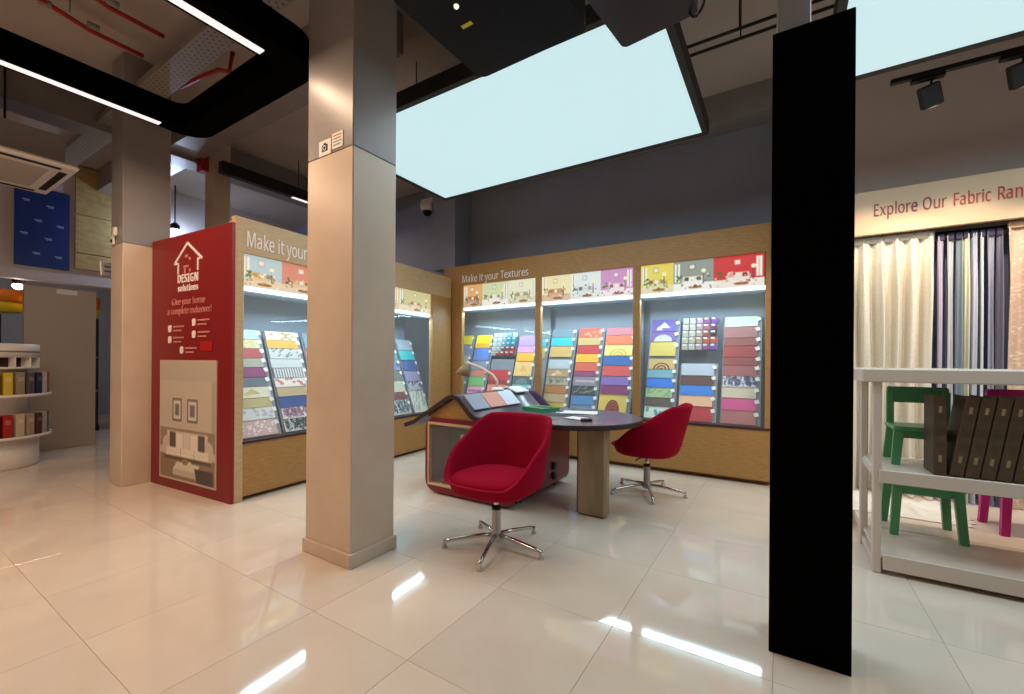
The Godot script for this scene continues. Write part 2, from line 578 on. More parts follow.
# ------------------------------------------------------------------ ceiling fittings
func build_ceiling_lights() -> void:
	for a in [[Vector3(-2.06, 3.3, -3.24), 2.92, 1.6, "large backlit stretch ceiling panel above the round table", 5.3], [Vector3(1.75, 3.3, -2.9), 2.9, 1.8, "backlit ceiling panel above the white rack, beyond the black column", 6.2]]:
		var t := thing("ceiling_light_panel", a[3], "ceiling light", a[0], 0.0, "backlit ceiling panels")
		var w: float = a[1] / 2
		var d: float = a[2] / 2
		pbox(t, "diffuser", Vector3(-w, 0.0, -d), Vector3(w, 0.02, d), glow("panel_glow", col(206, 241, 246), 0.94), 0.001)
		pbox(t, "tray", Vector3(-w, 0.03, -d), Vector3(w, 0.11, d), M.black, 0.002)
		for s in [-1, 1]:
			pbox(t, "frame", Vector3(-w - 0.05, -0.008, s * d), Vector3(w + 0.05, 0.12, s * (d + 0.05)), M.black, 0.003)
			pbox(t, "frame", Vector3(s * w, -0.008, -d), Vector3(s * (w + 0.05), 0.12, d), M.black, 0.003)
			mi(t, "hanger", tube([Vector3(s * w * 0.8, 0.1, 0), Vector3(s * w * 0.8, 1.1, 0)], 0.006, 6), M.black)
		area(t, Vector3(0, -0.02, 0), Vector3(-PI / 2, 0, 0), Vector2(a[1], a[2]), col(226, 246, 255), a[4])
	# black loop with linear lamps on the left
	var L := thing("loop_lamp", "black suspended loop lamp with two bright strips, upper left", "ceiling lamp", Vector3(-3.81, 3.37, 0.0))
	var hw := 0.835
	var z0 := -1.8
	var z1 := 2.2
	var r := 0.16
	var rows := []
	var outer := rounded_rect(-hw - 0.07, z0 - 0.1, hw + 0.16, z1 + 0.1, r + 0.06, 8)
	var inner := rounded_rect(-hw + 0.06, z0 + 0.1, hw - 0.06, z1 - 0.1, r - 0.06, 8)
	for q in [[outer, 0.0], [outer, 0.21], [inner, 0.21], [inner, 0.0], [outer, 0.0]]:
		var row := []
		for p in q[0]:
			row.append(Vector3(p.x, q[1], p.y))
		rows.append(row)
	mi(L, "housing", grid(rows, true, true), M.black_matt)
	var lg := glow("loop_strip_glow", col(255, 242, 238), 1.15)
	for s in [-1, 1]:
		pbox(L, "light_strip", Vector3(s * hw - 0.03, -0.008, -1.55), Vector3(s * hw + 0.03, 0.006, 1.95), lg, 0.002)
		area(L, Vector3(s * hw, -0.02, 0.18), Vector3(-PI / 2, 0, 0), Vector2(0.06, 3.4), col(255, 217, 184), 7.2)
		for z in [0.5, 1.7]:
			mi(L, "hanger", tube([Vector3(s * hw, 0.2, z), Vector3(s * hw, 1.03, z)], 0.005, 6), M.black)
	# a second linear lamp farther back on the left
	var t2 := thing("linear_lamp", "thin black linear lamp hanging behind the left display unit", "ceiling lamp", Vector3(-6.4, 3.8, -3.9))
	pbox(t2, "rail", Vector3(-0.05, 0.0, -1.1), Vector3(0.05, 0.16, 1.1), M.black)
	pbox(t2, "light_strip", Vector3(-0.03, -0.008, -1.05), Vector3(0.03, 0.004, 0.1), lg, 0.002)
	area(t2, Vector3(0, -0.02, -0.47), Vector3(-PI / 2, 0, 0), Vector2(0.06, 1.1), col(255, 228, 205), 1.5)
	mi(t2, "hanger", tube([Vector3(0, 0.15, 0), Vector3(0, 0.6, 0)], 0.005, 6), M.black)
	# track with two heads over the curtains
	var tr := thing("track_light", "black ceiling track with spotlights aimed at the curtains", "track light", Vector3(1.6, 3.33, -4.12))
	pbox(tr, "rail", Vector3(-0.94, 0.0, -0.02), Vector3(1.2, 0.035, 0.02), M.black)
	mi(tr, "hanger", tube([Vector3(0.3, 0.03, 0), Vector3(0.3, 1.08, 0)], 0.006, 6), M.black)
	for hx: float in [-0.72, -0.28, 0.4]:
		pbox(tr, "adapter", Vector3(hx - 0.11, -0.03, -0.022), Vector3(hx + 0.07, 0.0, 0.022), M.black)
		var head := pbox(tr, "spot_head", Vector3(-0.055, -0.075, -0.05), Vector3(0.055, 0.075, 0.05), M.black, 0.008)
		head.position = Vector3(hx, -0.13, -0.03)
		head.rotation = Vector3(0.45, 0.0, 0.25)
		mi(tr, "yoke", tube([Vector3(hx, -0.02, 0), Vector3(hx, -0.09, -0.01)], 0.008, 6), M.black)
		var lens := mi(head, "lens", lathe([[0.0, -0.077], [0.036, -0.077], [0.036, -0.07], [0.0, -0.07]], 14), glow("spot_lens_glow", col(255, 226, 180), 1.6))
		lens.position = Vector3.ZERO
		spot(tr, Vector3(1.6 + hx - 0.02, 3.08, -4.2), Vector3(1.6 + hx * 1.3 - 0.1, 1.35, -5.0), 42.0, col(255, 228, 198), 2.0)
	# bright spotlights far off in the left hall
	for q in [[Vector3(-10.5, 2.5, -1.65), "dazzling small spotlight in the far left hall", col(255, 240, 225)], [Vector3(-9.2, 3.62, -3.3), "bluish-white spotlight shining just above the red panel", col(196, 220, 255)]]:
		var t := thing("spotlight", q[1], "spotlight", q[0])
		mi(t, "bulb", lathe([[0.0, -0.1], [0.05, -0.085], [0.075, -0.04], [0.055, 0.01], [0.0, 0.03]], 14), glow("hall_bulb_" + str(q[0].y), q[2], 9.0))
		mi(t, "shade", lathe([[0.06, -0.02], [0.075, 0.06], [0.03, 0.11], [0.0, 0.11]], 14), M.black)
		mi(t, "stem", tube([Vector3(0, 0.1, 0), Vector3(0, 4.4 - q[0].y, 0)], 0.01, 6), M.black)
		var o := OmniLight3D.new()
		o.name = "bulb_light"
		o.light_color = q[2]
		o.light_energy = 1.6
		o.omni_range = 12.0
		o.omni_attenuation = 2.0
		o.light_size = 0.05
		o.shadow_enabled = true
		t.add_child(o)
		o.position = Vector3(0, -0.04, 0)

func build_ceiling_services() -> void:
	# cable trays of perforated sheet
	for q in [[-9.55, -3.2, -1.8, 4.08, "perforated grey cable tray crossing above the loop lamp"], [-3.3, -2.0, -2.35, 4.16, "perforated grey cable tray against the big pillar's top"]]:
		var t := thing("cable_tray", q[4], "cable tray", Vector3((q[0] + q[1]) / 2, q[3], q[2]))
		var w: float = (q[1] - q[0]) / 2
		pbox(t, "tray_floor", Vector3(-w, 0, -0.11), Vector3(w, 0.006, 0.11), M.perforated, 0.001)
		for s in [-1, 1]:
			pbox(t, "tray_side", Vector3(-w, 0, s * 0.11), Vector3(w, 0.07, s * 0.118), M.duct_metal, 0.001)
		for x in [-0.7, 0.0, 0.7]:
			mi(t, "hanger", tube([Vector3(x * w, 0.06, 0.1), Vector3(x * w, 4.4 - q[3], 0.1)], 0.006, 6), M.duct_metal)
	# red pipes
	for q in [[-5.2, -1.62, "thin red sprinkler pipe under the ceiling, left of the pair"], [-4.72, -1.62, "thin red sprinkler pipe under the ceiling, right of the pair"]]:
		var t := thing("sprinkler_pipe", q[2], "pipe", Vector3(q[0], 4.25, 0))
		mi(t, "pipe", tube([Vector3(0, 0, 2.5), Vector3(0, 0, -0.6), Vector3(0.02, 0, -0.9), Vector3(-0.06, -0.02, -1.25), Vector3(-0.06, -0.02, q[1])], 0.02, 8), M.red_pipe)
		for z in [-0.55, -0.95, -1.25]:
			mi(t, "coupling", tube([Vector3(0, 0, z - 0.04), Vector3(-0.01, 0, z + 0.04)], 0.03, 8), M.duct_metal)
			mi(t, "clamp", tube([Vector3(0, 0.02, z + 0.15), Vector3(0, 0.15, z + 0.15)], 0.006, 6), M.duct_metal)
	var bend := thing("sprinkler_pipe", "short bent red sprinkler pipe inside the loop lamp", "pipe", Vector3(-5.1, 4.2, -2.05))
	mi(bend, "pipe", tube([Vector3(-0.35, 0, 0.05), Vector3(0.1, 0, 0.0), Vector3(0.3, 0, -0.03), Vector3(0.36, 0, -0.1), Vector3(0.38, 0.2, -0.12)], 0.022, 8), M.red_pipe)
	# ceiling cassette
	var ac := thing("ceiling_cassette", "white ceiling air conditioner cassette at the left edge", "air conditioner", Vector3(-6.75, 3.22, -0.96))
	pbox(ac, "panel", Vector3(-0.62, 0, -0.42), Vector3(0.62, 0.05, 0.55), M.white_plastic, 0.02)
	pbox(ac, "body", Vector3(-0.5, 0.05, -0.34), Vector3(0.5, 0.35, 0.46), M.duct_metal, 0.01)
	for s in [-1, 1]:
		pbox(ac, "air_slot", Vector3(s * 0.53 - 0.03, -0.004, -0.3), Vector3(s * 0.53 + 0.03, 0.004, 0.42), M.dark_gap, 0.001)
	pbox(ac, "air_slot", Vector3(-0.42, -0.004, -0.37), Vector3(0.42, 0.004, -0.31), M.dark_gap, 0.001)
	pbox(ac, "intake_grille", Vector3(-0.4, -0.006, -0.24), Vector3(0.4, 0.004, 0.4), mat("grille", col(190, 180, 170), 0.6), 0.002)
	mi(ac, "hanger", tube([Vector3(0, 0.34, 0), Vector3(0, 1.18, 0)], 0.01, 6), M.black)
	# projector-like black boxes over the camera side of the light panel
	var pa := thing("projector", "big black projector hanging in front of the ceiling light panel", "projector", Vector3(-1.13, 2.9, -1.6), -0.03)
	var body := extrude(rounded_rect(-0.34, -0.36, 0.32, 0.3, 0.05), 0.2)
	mi(pa, "case", body, M.black_gloss, Vector3.ZERO, Vector3(PI / 2, 0, 0))
	pbox(pa, "warning_label", Vector3(-0.18, -0.003, -0.02), Vector3(-0.12, 0.001, 0.0), mat("yellow_label", col(214, 204, 40), 0.6), 0.0005)
	mi(pa, "status_lamp", lathe([[0.0, -0.012], [0.01, -0.008], [0.012, 0.0], [0.0, 0.004]], 10), glow("status_glow", col(240, 240, 190), 2.0), Vector3(-0.12, 0.0, 0.1))
	mi(pa, "mount", tube([Vector3(0, 0.2, 0.1), Vector3(0, 1.5, 0.1)], 0.03, 10), M.black)
	var pb := thing("projector", "smaller projector with a blue-lit lens beside the bigger one", "projector", Vector3(-0.555, 2.9, -1.9), -0.12)
	mi(pb, "case", extrude(rounded_rect(-0.17, -0.24, 0.2, 0.22, 0.03), 0.13), mat("projector_grey", col(38, 36, 46), 0.3), Vector3.ZERO, Vector3(PI / 2, 0, 0))
	pbox(pb, "lens_window", Vector3(-0.05, -0.004, 0.06), Vector3(0.05, 0.002, 0.12), glow("projector_lens_glow", col(60, 110, 235), 0.8), 0.001)
	mi(pb, "mount", tube([Vector3(0, 0.13, 0.05), Vector3(0, 1.5, 0.05)], 0.025, 10), M.black)
	var loop := []
	for i in 13:
		var a := PI * i / 12.0
		loop.append(Vector3(0.2 + 0.045 * cos(a), 0.05 - 0.09 * sin(a), -0.2 + 0.02 * cos(a)))
	mi(pb, "cable", tube(loop, 0.006, 6), M.black)
	# dark conduits right of the panel
	for i in 2:
		var t := thing("conduit", ["black conduit behind the light panel, the upper one", "black conduit behind the light panel, the lower one"][i], "conduit", Vector3(-0.5, 3.95 - 0.0 * i, -3.84 - 0.12 * i))
		mi(t, "pipe", tube([Vector3(-2.2, 0, 0), Vector3(1.0, 0, 0)], 0.014, 8), M.black)
		for x in [-1.2, 0.2]:
			mi(t, "clamp", tube([Vector3(x, 0, 0), Vector3(x, 0.45, 0)], 0.006, 6), M.black)
	# dome camera in the corner
	var cc := thing("dome_camera", "small white dome camera on the corner column above the cabinets", "camera", Vector3(-5.13, 3.88, -5.56))
	cc.scale = Vector3.ONE * 1.35
	pbox(cc, "bracket", Vector3(-0.1, 0.06, -0.06), Vector3(0.1, 0.13, 0.12), M.white_plastic, 0.01)
	mi(cc, "collar", lathe([[0.0, 0.06], [0.09, 0.06], [0.085, 0.0], [0.065, -0.03], [0.0, -0.03]], 18), M.white_plastic, Vector3(0, 0, 0.1))
	mi(cc, "dome", lathe([[0.06, -0.03], [0.05, -0.065], [0.03, -0.085], [0.0, -0.09]], 18), M.black_gloss, Vector3(0, 0, 0.1))

# ------------------------------------------------------------------ display units
func lit_bay(parent: Node, f: Callable, a: float, b: float, sill: float, strip: float, top: float, pic: Material, depth: float, light: float) -> void:
	# f(along, y, out) gives the point; along runs a -> b from left to right as seen from the front; the front looks along local +Z of the bay
	var w := absf(b - a)
	var mid := (a + b) / 2
	var bay := Node3D.new()
	bay.name = "display_bay"
	parent.add_child(bay, true)
	bay.transform = f.call(mid)
	mi(bay, "backlit_picture", plate(w, top - strip, 0.02), pic, Vector3(0, (top + strip) / 2, -0.05))
	pbox(bay, "light_box", Vector3(-w / 2, strip - 0.06, -0.24), Vector3(w / 2, top, -0.075), M.display_back, 0.002)
	pbox(bay, "light_strip", Vector3(-w / 2, strip - 0.042, -0.07), Vector3(w / 2, strip, -0.045), glow("bay_strip_glow", col(214, 244, 250), 2.4), 0.002)
	pbox(bay, "back_board", Vector3(-w / 2, sill, -depth), Vector3(w / 2, top, -depth + 0.02), M.display_back, 0.001)
	pbox(bay, "sill_board", Vector3(-w / 2, sill - 0.02, -depth), Vector3(w / 2, sill, -0.01), M.plywood, 0.002)
	mi(bay, "glass_pane", cbox(Vector3(w, strip - 0.07 - sill, 0.006), 0.0005), M.pane_glass, Vector3(0, (strip - 0.07 + sill) / 2, -0.03))
	area(bay, Vector3(0, strip - 0.075, -0.14), Vector3(-PI / 2 - 0.25, 0, 0), Vector2(w * 0.96, 0.08), col(205, 238, 255), light)

func build_units() -> void:
	# ---- back wall unit
	var t := thing("display_unit", "long plywood swatch display unit along the back wall", "display unit", Vector3(0, 0, -5.25))
	var dz := -0.52
	pbox(t, "header", Vector3(-4.6, 2.47, -0.07), Vector3(-0.1, 2.775, 0.0), M.plywood)
	pbox(t, "top_board", Vector3(-4.6, 2.74, dz), Vector3(-0.1, 2.765, -0.07), M.plywood)
	pbox(t, "base_panel", Vector3(-4.45, 0.05, -0.05), Vector3(-0.1, 0.6, 0.0), M.plywood)
	pbox(t, "plinth", Vector3(-4.45, 0.0, -0.12), Vector3(-0.1, 0.055, -0.09), M.plywood)
	pbox(t, "sill_edge", Vector3(-4.3, 0.588, -0.06), Vector3(-0.1, 0.61, 0.012), M.table_edge, 0.002)
	pbox(t, "stile", Vector3(-4.6, 0.6, -0.07), Vector3(-4.22, 2.475, 0.0), M.plywood)
	pbox(t, "stile", Vector3(-2.92, 0.6, -0.07), Vector3(-2.835, 2.475, 0.0), M.plywood)
	pbox(t, "stile", Vector3(-1.55, 0.6, -0.07), Vector3(-1.465, 2.475, 0.0), M.plywood)
	pbox(t, "end_stile", Vector3(-0.15, 0.6, -0.07), Vector3(-0.1, 2.475, 0.0), M.plywood)
	pbox(t, "side_board", Vector3(-0.115, 0.0, dz), Vector3(-0.1, 2.765, -0.07), M.plywood)
	pbox(t, "back_board", Vector3(-4.6, 0.6, -0.5), Vector3(-4.22, 2.46, -0.48), M.display_back, 0.001)
	text_fit(t, "Make it your Textures", 0.15, M.lettering_white, -4.21, -3.03, 2.56, 0.004)
	var white := Color(0.93, 0.92, 0.86)
	var p1 := backlit("picture_cream_green", rooms([[0.28, col(232, 176, 118), col(200, 110, 60), col(170, 120, 80)], [0.36, col(214, 222, 176), col(120, 140, 90), white], [0.36, col(232, 234, 206), col(160, 150, 100), col(196, 190, 150)]], 11), 0.9)
	var p2 := backlit("picture_cream_pink", rooms([[0.34, col(236, 228, 178), col(200, 120, 60), col(190, 140, 90)], [0.33, col(224, 234, 232), col(90, 110, 130), col(206, 214, 210)], [0.33, col(206, 150, 196), col(150, 90, 140), col(236, 214, 214)]], 12), 0.9)
	var p3 := backlit("picture_yellow_red", rooms([[0.29, col(232, 214, 92), col(120, 110, 50), col(206, 196, 120)], [0.33, col(150, 158, 146), col(80, 90, 80), white], [0.38, col(212, 62, 62), col(240, 150, 150), col(232, 218, 196)]], 13), 0.9)
	var fb := func(x: float) -> Transform3D: return Transform3D(Basis(), Vector3(x, 0, 0))
	lit_bay(t, fb, -4.22, -2.92, 0.6, 2.125, 2.47, p1, 0.5, 1.6)
	lit_bay(t, fb, -2.835, -1.55, 0.6, 2.125, 2.47, p2, 0.5, 1.6)
	lit_bay(t, fb, -1.465, -0.15, 0.6, 2.125, 2.47, p3, 0.5, 1.6)
	# ---- left unit with the red end panel
	var u := thing("display_unit", "plywood swatch display unit on the left with a red end panel", "display unit", LU, LT)
	pbox(u, "header", Vector3(-0.07, 2.275, -3.3), Vector3(0.0, 2.595, -0.03), M.plywood_light)  # same plywood as the rest; light falling on it is painted in as paler colour
	pbox(u, "top_board", Vector3(-1.42, 2.5, -3.3), Vector3(-0.07, 2.53, -0.03), M.plywood)
	pbox(u, "back_panel", Vector3(-1.45, 0.0, -3.3), Vector3(-1.42, 2.53, -0.03), M.plywood)
	pbox(u, "base_panel", Vector3(-0.05, 0.04, -3.3), Vector3(0.0, 0.535, -0.03), M.plywood)
	pbox(u, "plinth", Vector3(-0.12, 0.0, -3.3), Vector3(-0.09, 0.045, -0.03), M.plywood)
	pbox(u, "sill_edge", Vector3(-0.06, 0.525, -2.84), Vector3(0.012, 0.545, -0.1), M.table_edge, 0.002)
	pbox(u, "corner_post", Vector3(-0.1, 0.0, -0.105), Vector3(0.003, 2.555, -0.028), M.plywood_light)
	pbox(u, "stile", Vector3(-0.07, 0.53, -1.5), Vector3(0.0, 2.28, -1.42), M.plywood)
	pbox(u, "stile", Vector3(-0.07, 0.53, -3.3), Vector3(0.0, 2.28, -2.84), M.plywood)
	pbox(u, "partition", Vector3(-0.55, 0.53, -1.47), Vector3(-0.07, 2.28, -1.45), M.display_back)
	text_fit(u, "Make it your", 0.19, M.lettering_white, -0.13, -0.745, 2.4, 0.004, true)
	var p4 := backlit("picture_salmon", rooms([[0.3, col(190, 206, 208), col(206, 150, 90), col(222, 176, 110)], [0.34, col(222, 142, 118), col(240, 190, 130), col(214, 168, 120)], [0.36, col(206, 120, 110), col(240, 240, 230), col(160, 130, 80)]], 14), 0.9)
	var p5 := backlit("picture_ochre", rooms([[0.5, col(226, 206, 150), col(180, 120, 60), col(200, 160, 110)], [0.5, col(214, 204, 150), col(120, 130, 70), col(220, 190, 140)]], 15), 0.9)
	var fl := func(z: float) -> Transform3D: return Transform3D(Basis(Vector3.UP, PI / 2), Vector3(0, 0, z))
	lit_bay(u, fl, -0.105, -1.42, 0.54, 1.98, 2.275, p4, 0.56, 1.5)
	lit_bay(u, fl, -1.5, -2.84, 0.54, 1.98, 2.275, p5, 0.56, 1.5)
	# red end panel with its print
	var e := pbox(u, "end_panel", Vector3(-1.45, 0.0, -0.03), Vector3(0.0, 2.525, 0.0), M.red_board, 0.003)
	var o := Vector3(0.725, -1.2625, 0.019)      # from local unit frame to the panel's middle
	var W: Material = M.lettering_white
	var bar := func(x0: float, y0: float, x1: float, y1: float, th: float) -> void:
		var a := Vector3(x0, y0, 0) + o
		var b := Vector3(x1, y1, 0) + o
		var d := b - a
		mi(e, "house_outline", cbox(Vector3(d.length() + th * 0.6, th, 0.008), 0.001), W, (a + b) / 2, Vector3(0, 0, atan2(d.y, d.x)))
	bar.call(-0.985, 2.24, -0.74, 2.425, 0.022)
	bar.call(-0.74, 2.425, -0.485, 2.255, 0.022)
	bar.call(-0.985, 2.24, -0.92, 2.24, 0.018)
	bar.call(-0.485, 2.255, -0.55, 2.255, 0.018)
	bar.call(-0.915, 2.24, -0.915, 2.14, 0.018)
	bar.call(-0.555, 2.255, -0.555, 2.15, 0.018)
	var faint := mat("faint_print", col(206, 128, 122), 0.6)
	for q in [[-0.76, 2.3, 0.05, 0.03], [-0.7, 2.27, 0.03, 0.03], [-0.77, 2.2, 0.09, 0.02], [-0.79, 2.16, 0.03, 0.05], [-0.7, 2.16, 0.03, 0.03]]:
		mi(e, "house_detail", cbox(Vector3(q[2], q[3], 0.006), 0.001), faint, Vector3(q[0], q[1], 0) + o)
	text(e, "lettering", "DESIGN", 0.115, W, Vector3(-0.735, 2.085, 0) + o, Vector3.ZERO, 0.92, true)
	text(e, "lettering", "solutions", 0.085, W, Vector3(-0.735, 1.99, 0) + o, Vector3.ZERO, 0.98, true)
	text(e, "lettering", "Give your home", 0.085, faint, Vector3(-0.73, 1.86, 0) + o, Vector3.ZERO, 1.0)
	text(e, "lettering", "a complete makeover!", 0.085, faint, Vector3(-0.715, 1.77, 0) + o, Vector3.ZERO, 0.95)
	for q in [[-1.07, 1.6], [-1.07, 1.49], [-0.62, 1.65], [-0.62, 1.535], [-0.84, 1.385]]:
		mi(e, "bullet_symbol", extrude(rounded_rect(-0.027, -0.036, 0.027, 0.036, 0.022), 0.008), W, Vector3(q[0], q[1], 0.004) + o)
		for k in 2:
			mi(e, "text_line", cbox(Vector3(0.2 - 0.05 * k, 0.016, 0.005), 0.001), faint, Vector3(q[0] + 0.17 - 0.025 * k, q[1] + 0.018 - 0.04 * k, 0) + o)
	mi(e, "red_patch", cbox(Vector3(0.2, 0.09, 0.005), 0.001), mat("bright_red_patch", col(170, 10, 20), 0.5), Vector3(-0.4, 1.42, 0) + o)
	# printed photograph of a living room
	var im := Image.create(160, 186, false, Image.FORMAT_RGB8)
	im.fill(col(196, 184, 168))
	rect(im, 0, 0, 160, 30, col(186, 176, 162))
	rect(im, 150, 30, 10, 90, col(176, 166, 152))
	for q in [[38, 58, 28, 36], [82, 58, 30, 36]]:
		rect(im, q[0], q[1], q[2], q[3], col(112, 108, 104))
		rect(im, q[0] + 3, q[1] + 3, q[2] - 6, q[3] - 6, col(206, 198, 186))
		rect(im, q[0] + 8, q[1] + 9, q[2] - 16, q[3] - 18, col(124, 120, 120))
	rect(im, 0, 106, 160, 30, col(150, 130, 112))
	rect(im, 0, 148, 160, 38, col(142, 120, 98))
	rect(im, 22, 110, 118, 34, col(208, 196, 182))
	ell(im, 20, 134, 13, 16, col(200, 188, 174))
	ell(im, 142, 136, 13, 17, col(200, 188, 174))
	for i in 5:
		rect(im, 30 + i * 21, 112 + (i % 2) * 2, 18, 24, [col(98, 86, 80), col(232, 222, 208), col(218, 206, 192), col(230, 220, 206), col(94, 84, 80)][i])
	rect(im, 20, 136, 122, 14, col(228, 218, 204))
	rect(im, 62, 136, 2, 14, col(188, 176, 162))
	rect(im, 102, 136, 2, 14, col(188, 176, 162))
	rect(im, 12, 150, 138, 6, col(104, 88, 74))
	for k in 12:
		rect(im, 52 - k, 158 + k, 66 + k / 2, 1, col(216, 208, 196))
	for k in 10:
		rect(im, 40, 170 + k, 72, 1, col(196, 184, 168))
	ell(im, 76, 156, 9, 5, col(150, 134, 100))
	ell(im, 90, 158, 6, 4, col(220, 200, 160))
	for k in 22:
		rect(im, 104 + k / 3, 164 + k, 50 - k / 4, 1, col(78, 74, 72))
	im.resize(72, 84, Image.INTERPOLATE_LANCZOS)
	im.resize(160, 186, Image.INTERPOLATE_CUBIC)
	var pm := printed("living_room_print", im, 0.5)
	mi(e, "printed_photo", plate(1.0, 1.16, 0.008), pm, Vector3(-0.735, 0.69, 0) + o)
	for q in [[-0.735, 1.276, 1.03, 0.02], [-0.735, 0.104, 1.03, 0.02], [-1.242, 0.69, 0.016, 1.16], [-0.228, 0.69, 0.016, 1.16]]:
		mi(e, "photo_border", cbox(Vector3(q[2], q[3], 0.01), 0.001), mat("photo_border", col(196, 176, 160), 0.5), Vector3(q[0], q[1], 0) + o)

# ------------------------------------------------------------------ swatch boards
# cards: list of [height, colour or material key]; drawn from the top down; a null colour leaves a gap
func swatch_board(label: String, base: Transform3D, w: float, h: float, cards: Array, group: String) -> void:
	var t := thing("swatch_board", label, "swatch board", Vector3.ZERO, 0.0, group)
	t.transform = base
	pbox(t, "board", Vector3(-w / 2 - 0.015, 0, -0.012), Vector3(w / 2 + 0.04, h, 0.0), M.board_grey, 0.002)
	var total := 0.0
	for c in cards:
		total += c[0]
	var y := h - 0.01
	var k: float = (h - 0.02) / total
	var i := 0
	for c in cards:
		var ch: float = c[0] * k
		if c[1] != null:
			var m: Material = c[1] if c[1] is Material else plainc(c[1], 0.55)
			# overlapping cards, each a little prouder at its lower edge
			var card := mi(t, "swatch_card", plate(w, ch * 1.08, 0.006), m, Vector3(-0.006 * (i % 2), y - ch / 2, 0.012), Vector3(-0.05, 0, 0))
			mi(card, "card_tag", cbox(Vector3(0.042, 0.042, 0.004), 0.001), M.white_plastic, Vector3(w / 2 + 0.004, ch * 0.2, 0.006), Vector3(0, 0, 0.35))
		y -= ch
		i += 1

func chip_rack(t_label: String, base: Transform3D, w: float, h: float, y0: float, colors: Array, group: String) -> void:
	var t := thing("chip_rack", t_label, "colour chips", Vector3.ZERO, 0.0, group)
	t.transform = base
	pbox(t, "rack_board", Vector3(-w / 2, y0, -0.012), Vector3(w / 2, y0 + h, 0.0), M.board_grey, 0.002)
	var n := 0
	for r in 5:
		for c in 5:
			var chip := mi(t, "colour_chip", cbox(Vector3(w / 5 - 0.012, h / 5 - 0.012, 0.03), 0.006), plainc(colors[n % colors.size()], 0.4), Vector3(-w / 2 + (c + 0.5) * w / 5, y0 + h - (r + 0.5) * h / 5, 0.02), Vector3(0.3, 0, 0))
			mi(chip, "chip_tag", cbox(Vector3(w / 5 * 0.5, 0.02, 0.004), 0.001), M.white_plastic, Vector3(-0.01, h / 10 - 0.018, 0.016))
			n += 1

func lean_back(x: float) -> Transform3D:
	var a := atan(0.30)
	return Transform3D(Basis(Vector3.RIGHT, -a), Vector3(x, 0.615, -5.33))

func lean_left(z: float) -> Transform3D:
	var unit := Transform3D(Basis(Vector3.UP, LT), LU)
	return unit * Transform3D(Basis(Vector3.UP, PI / 2) * Basis(Vector3.RIGHT, -atan(0.36)), Vector3(-0.085, 0.55, z))

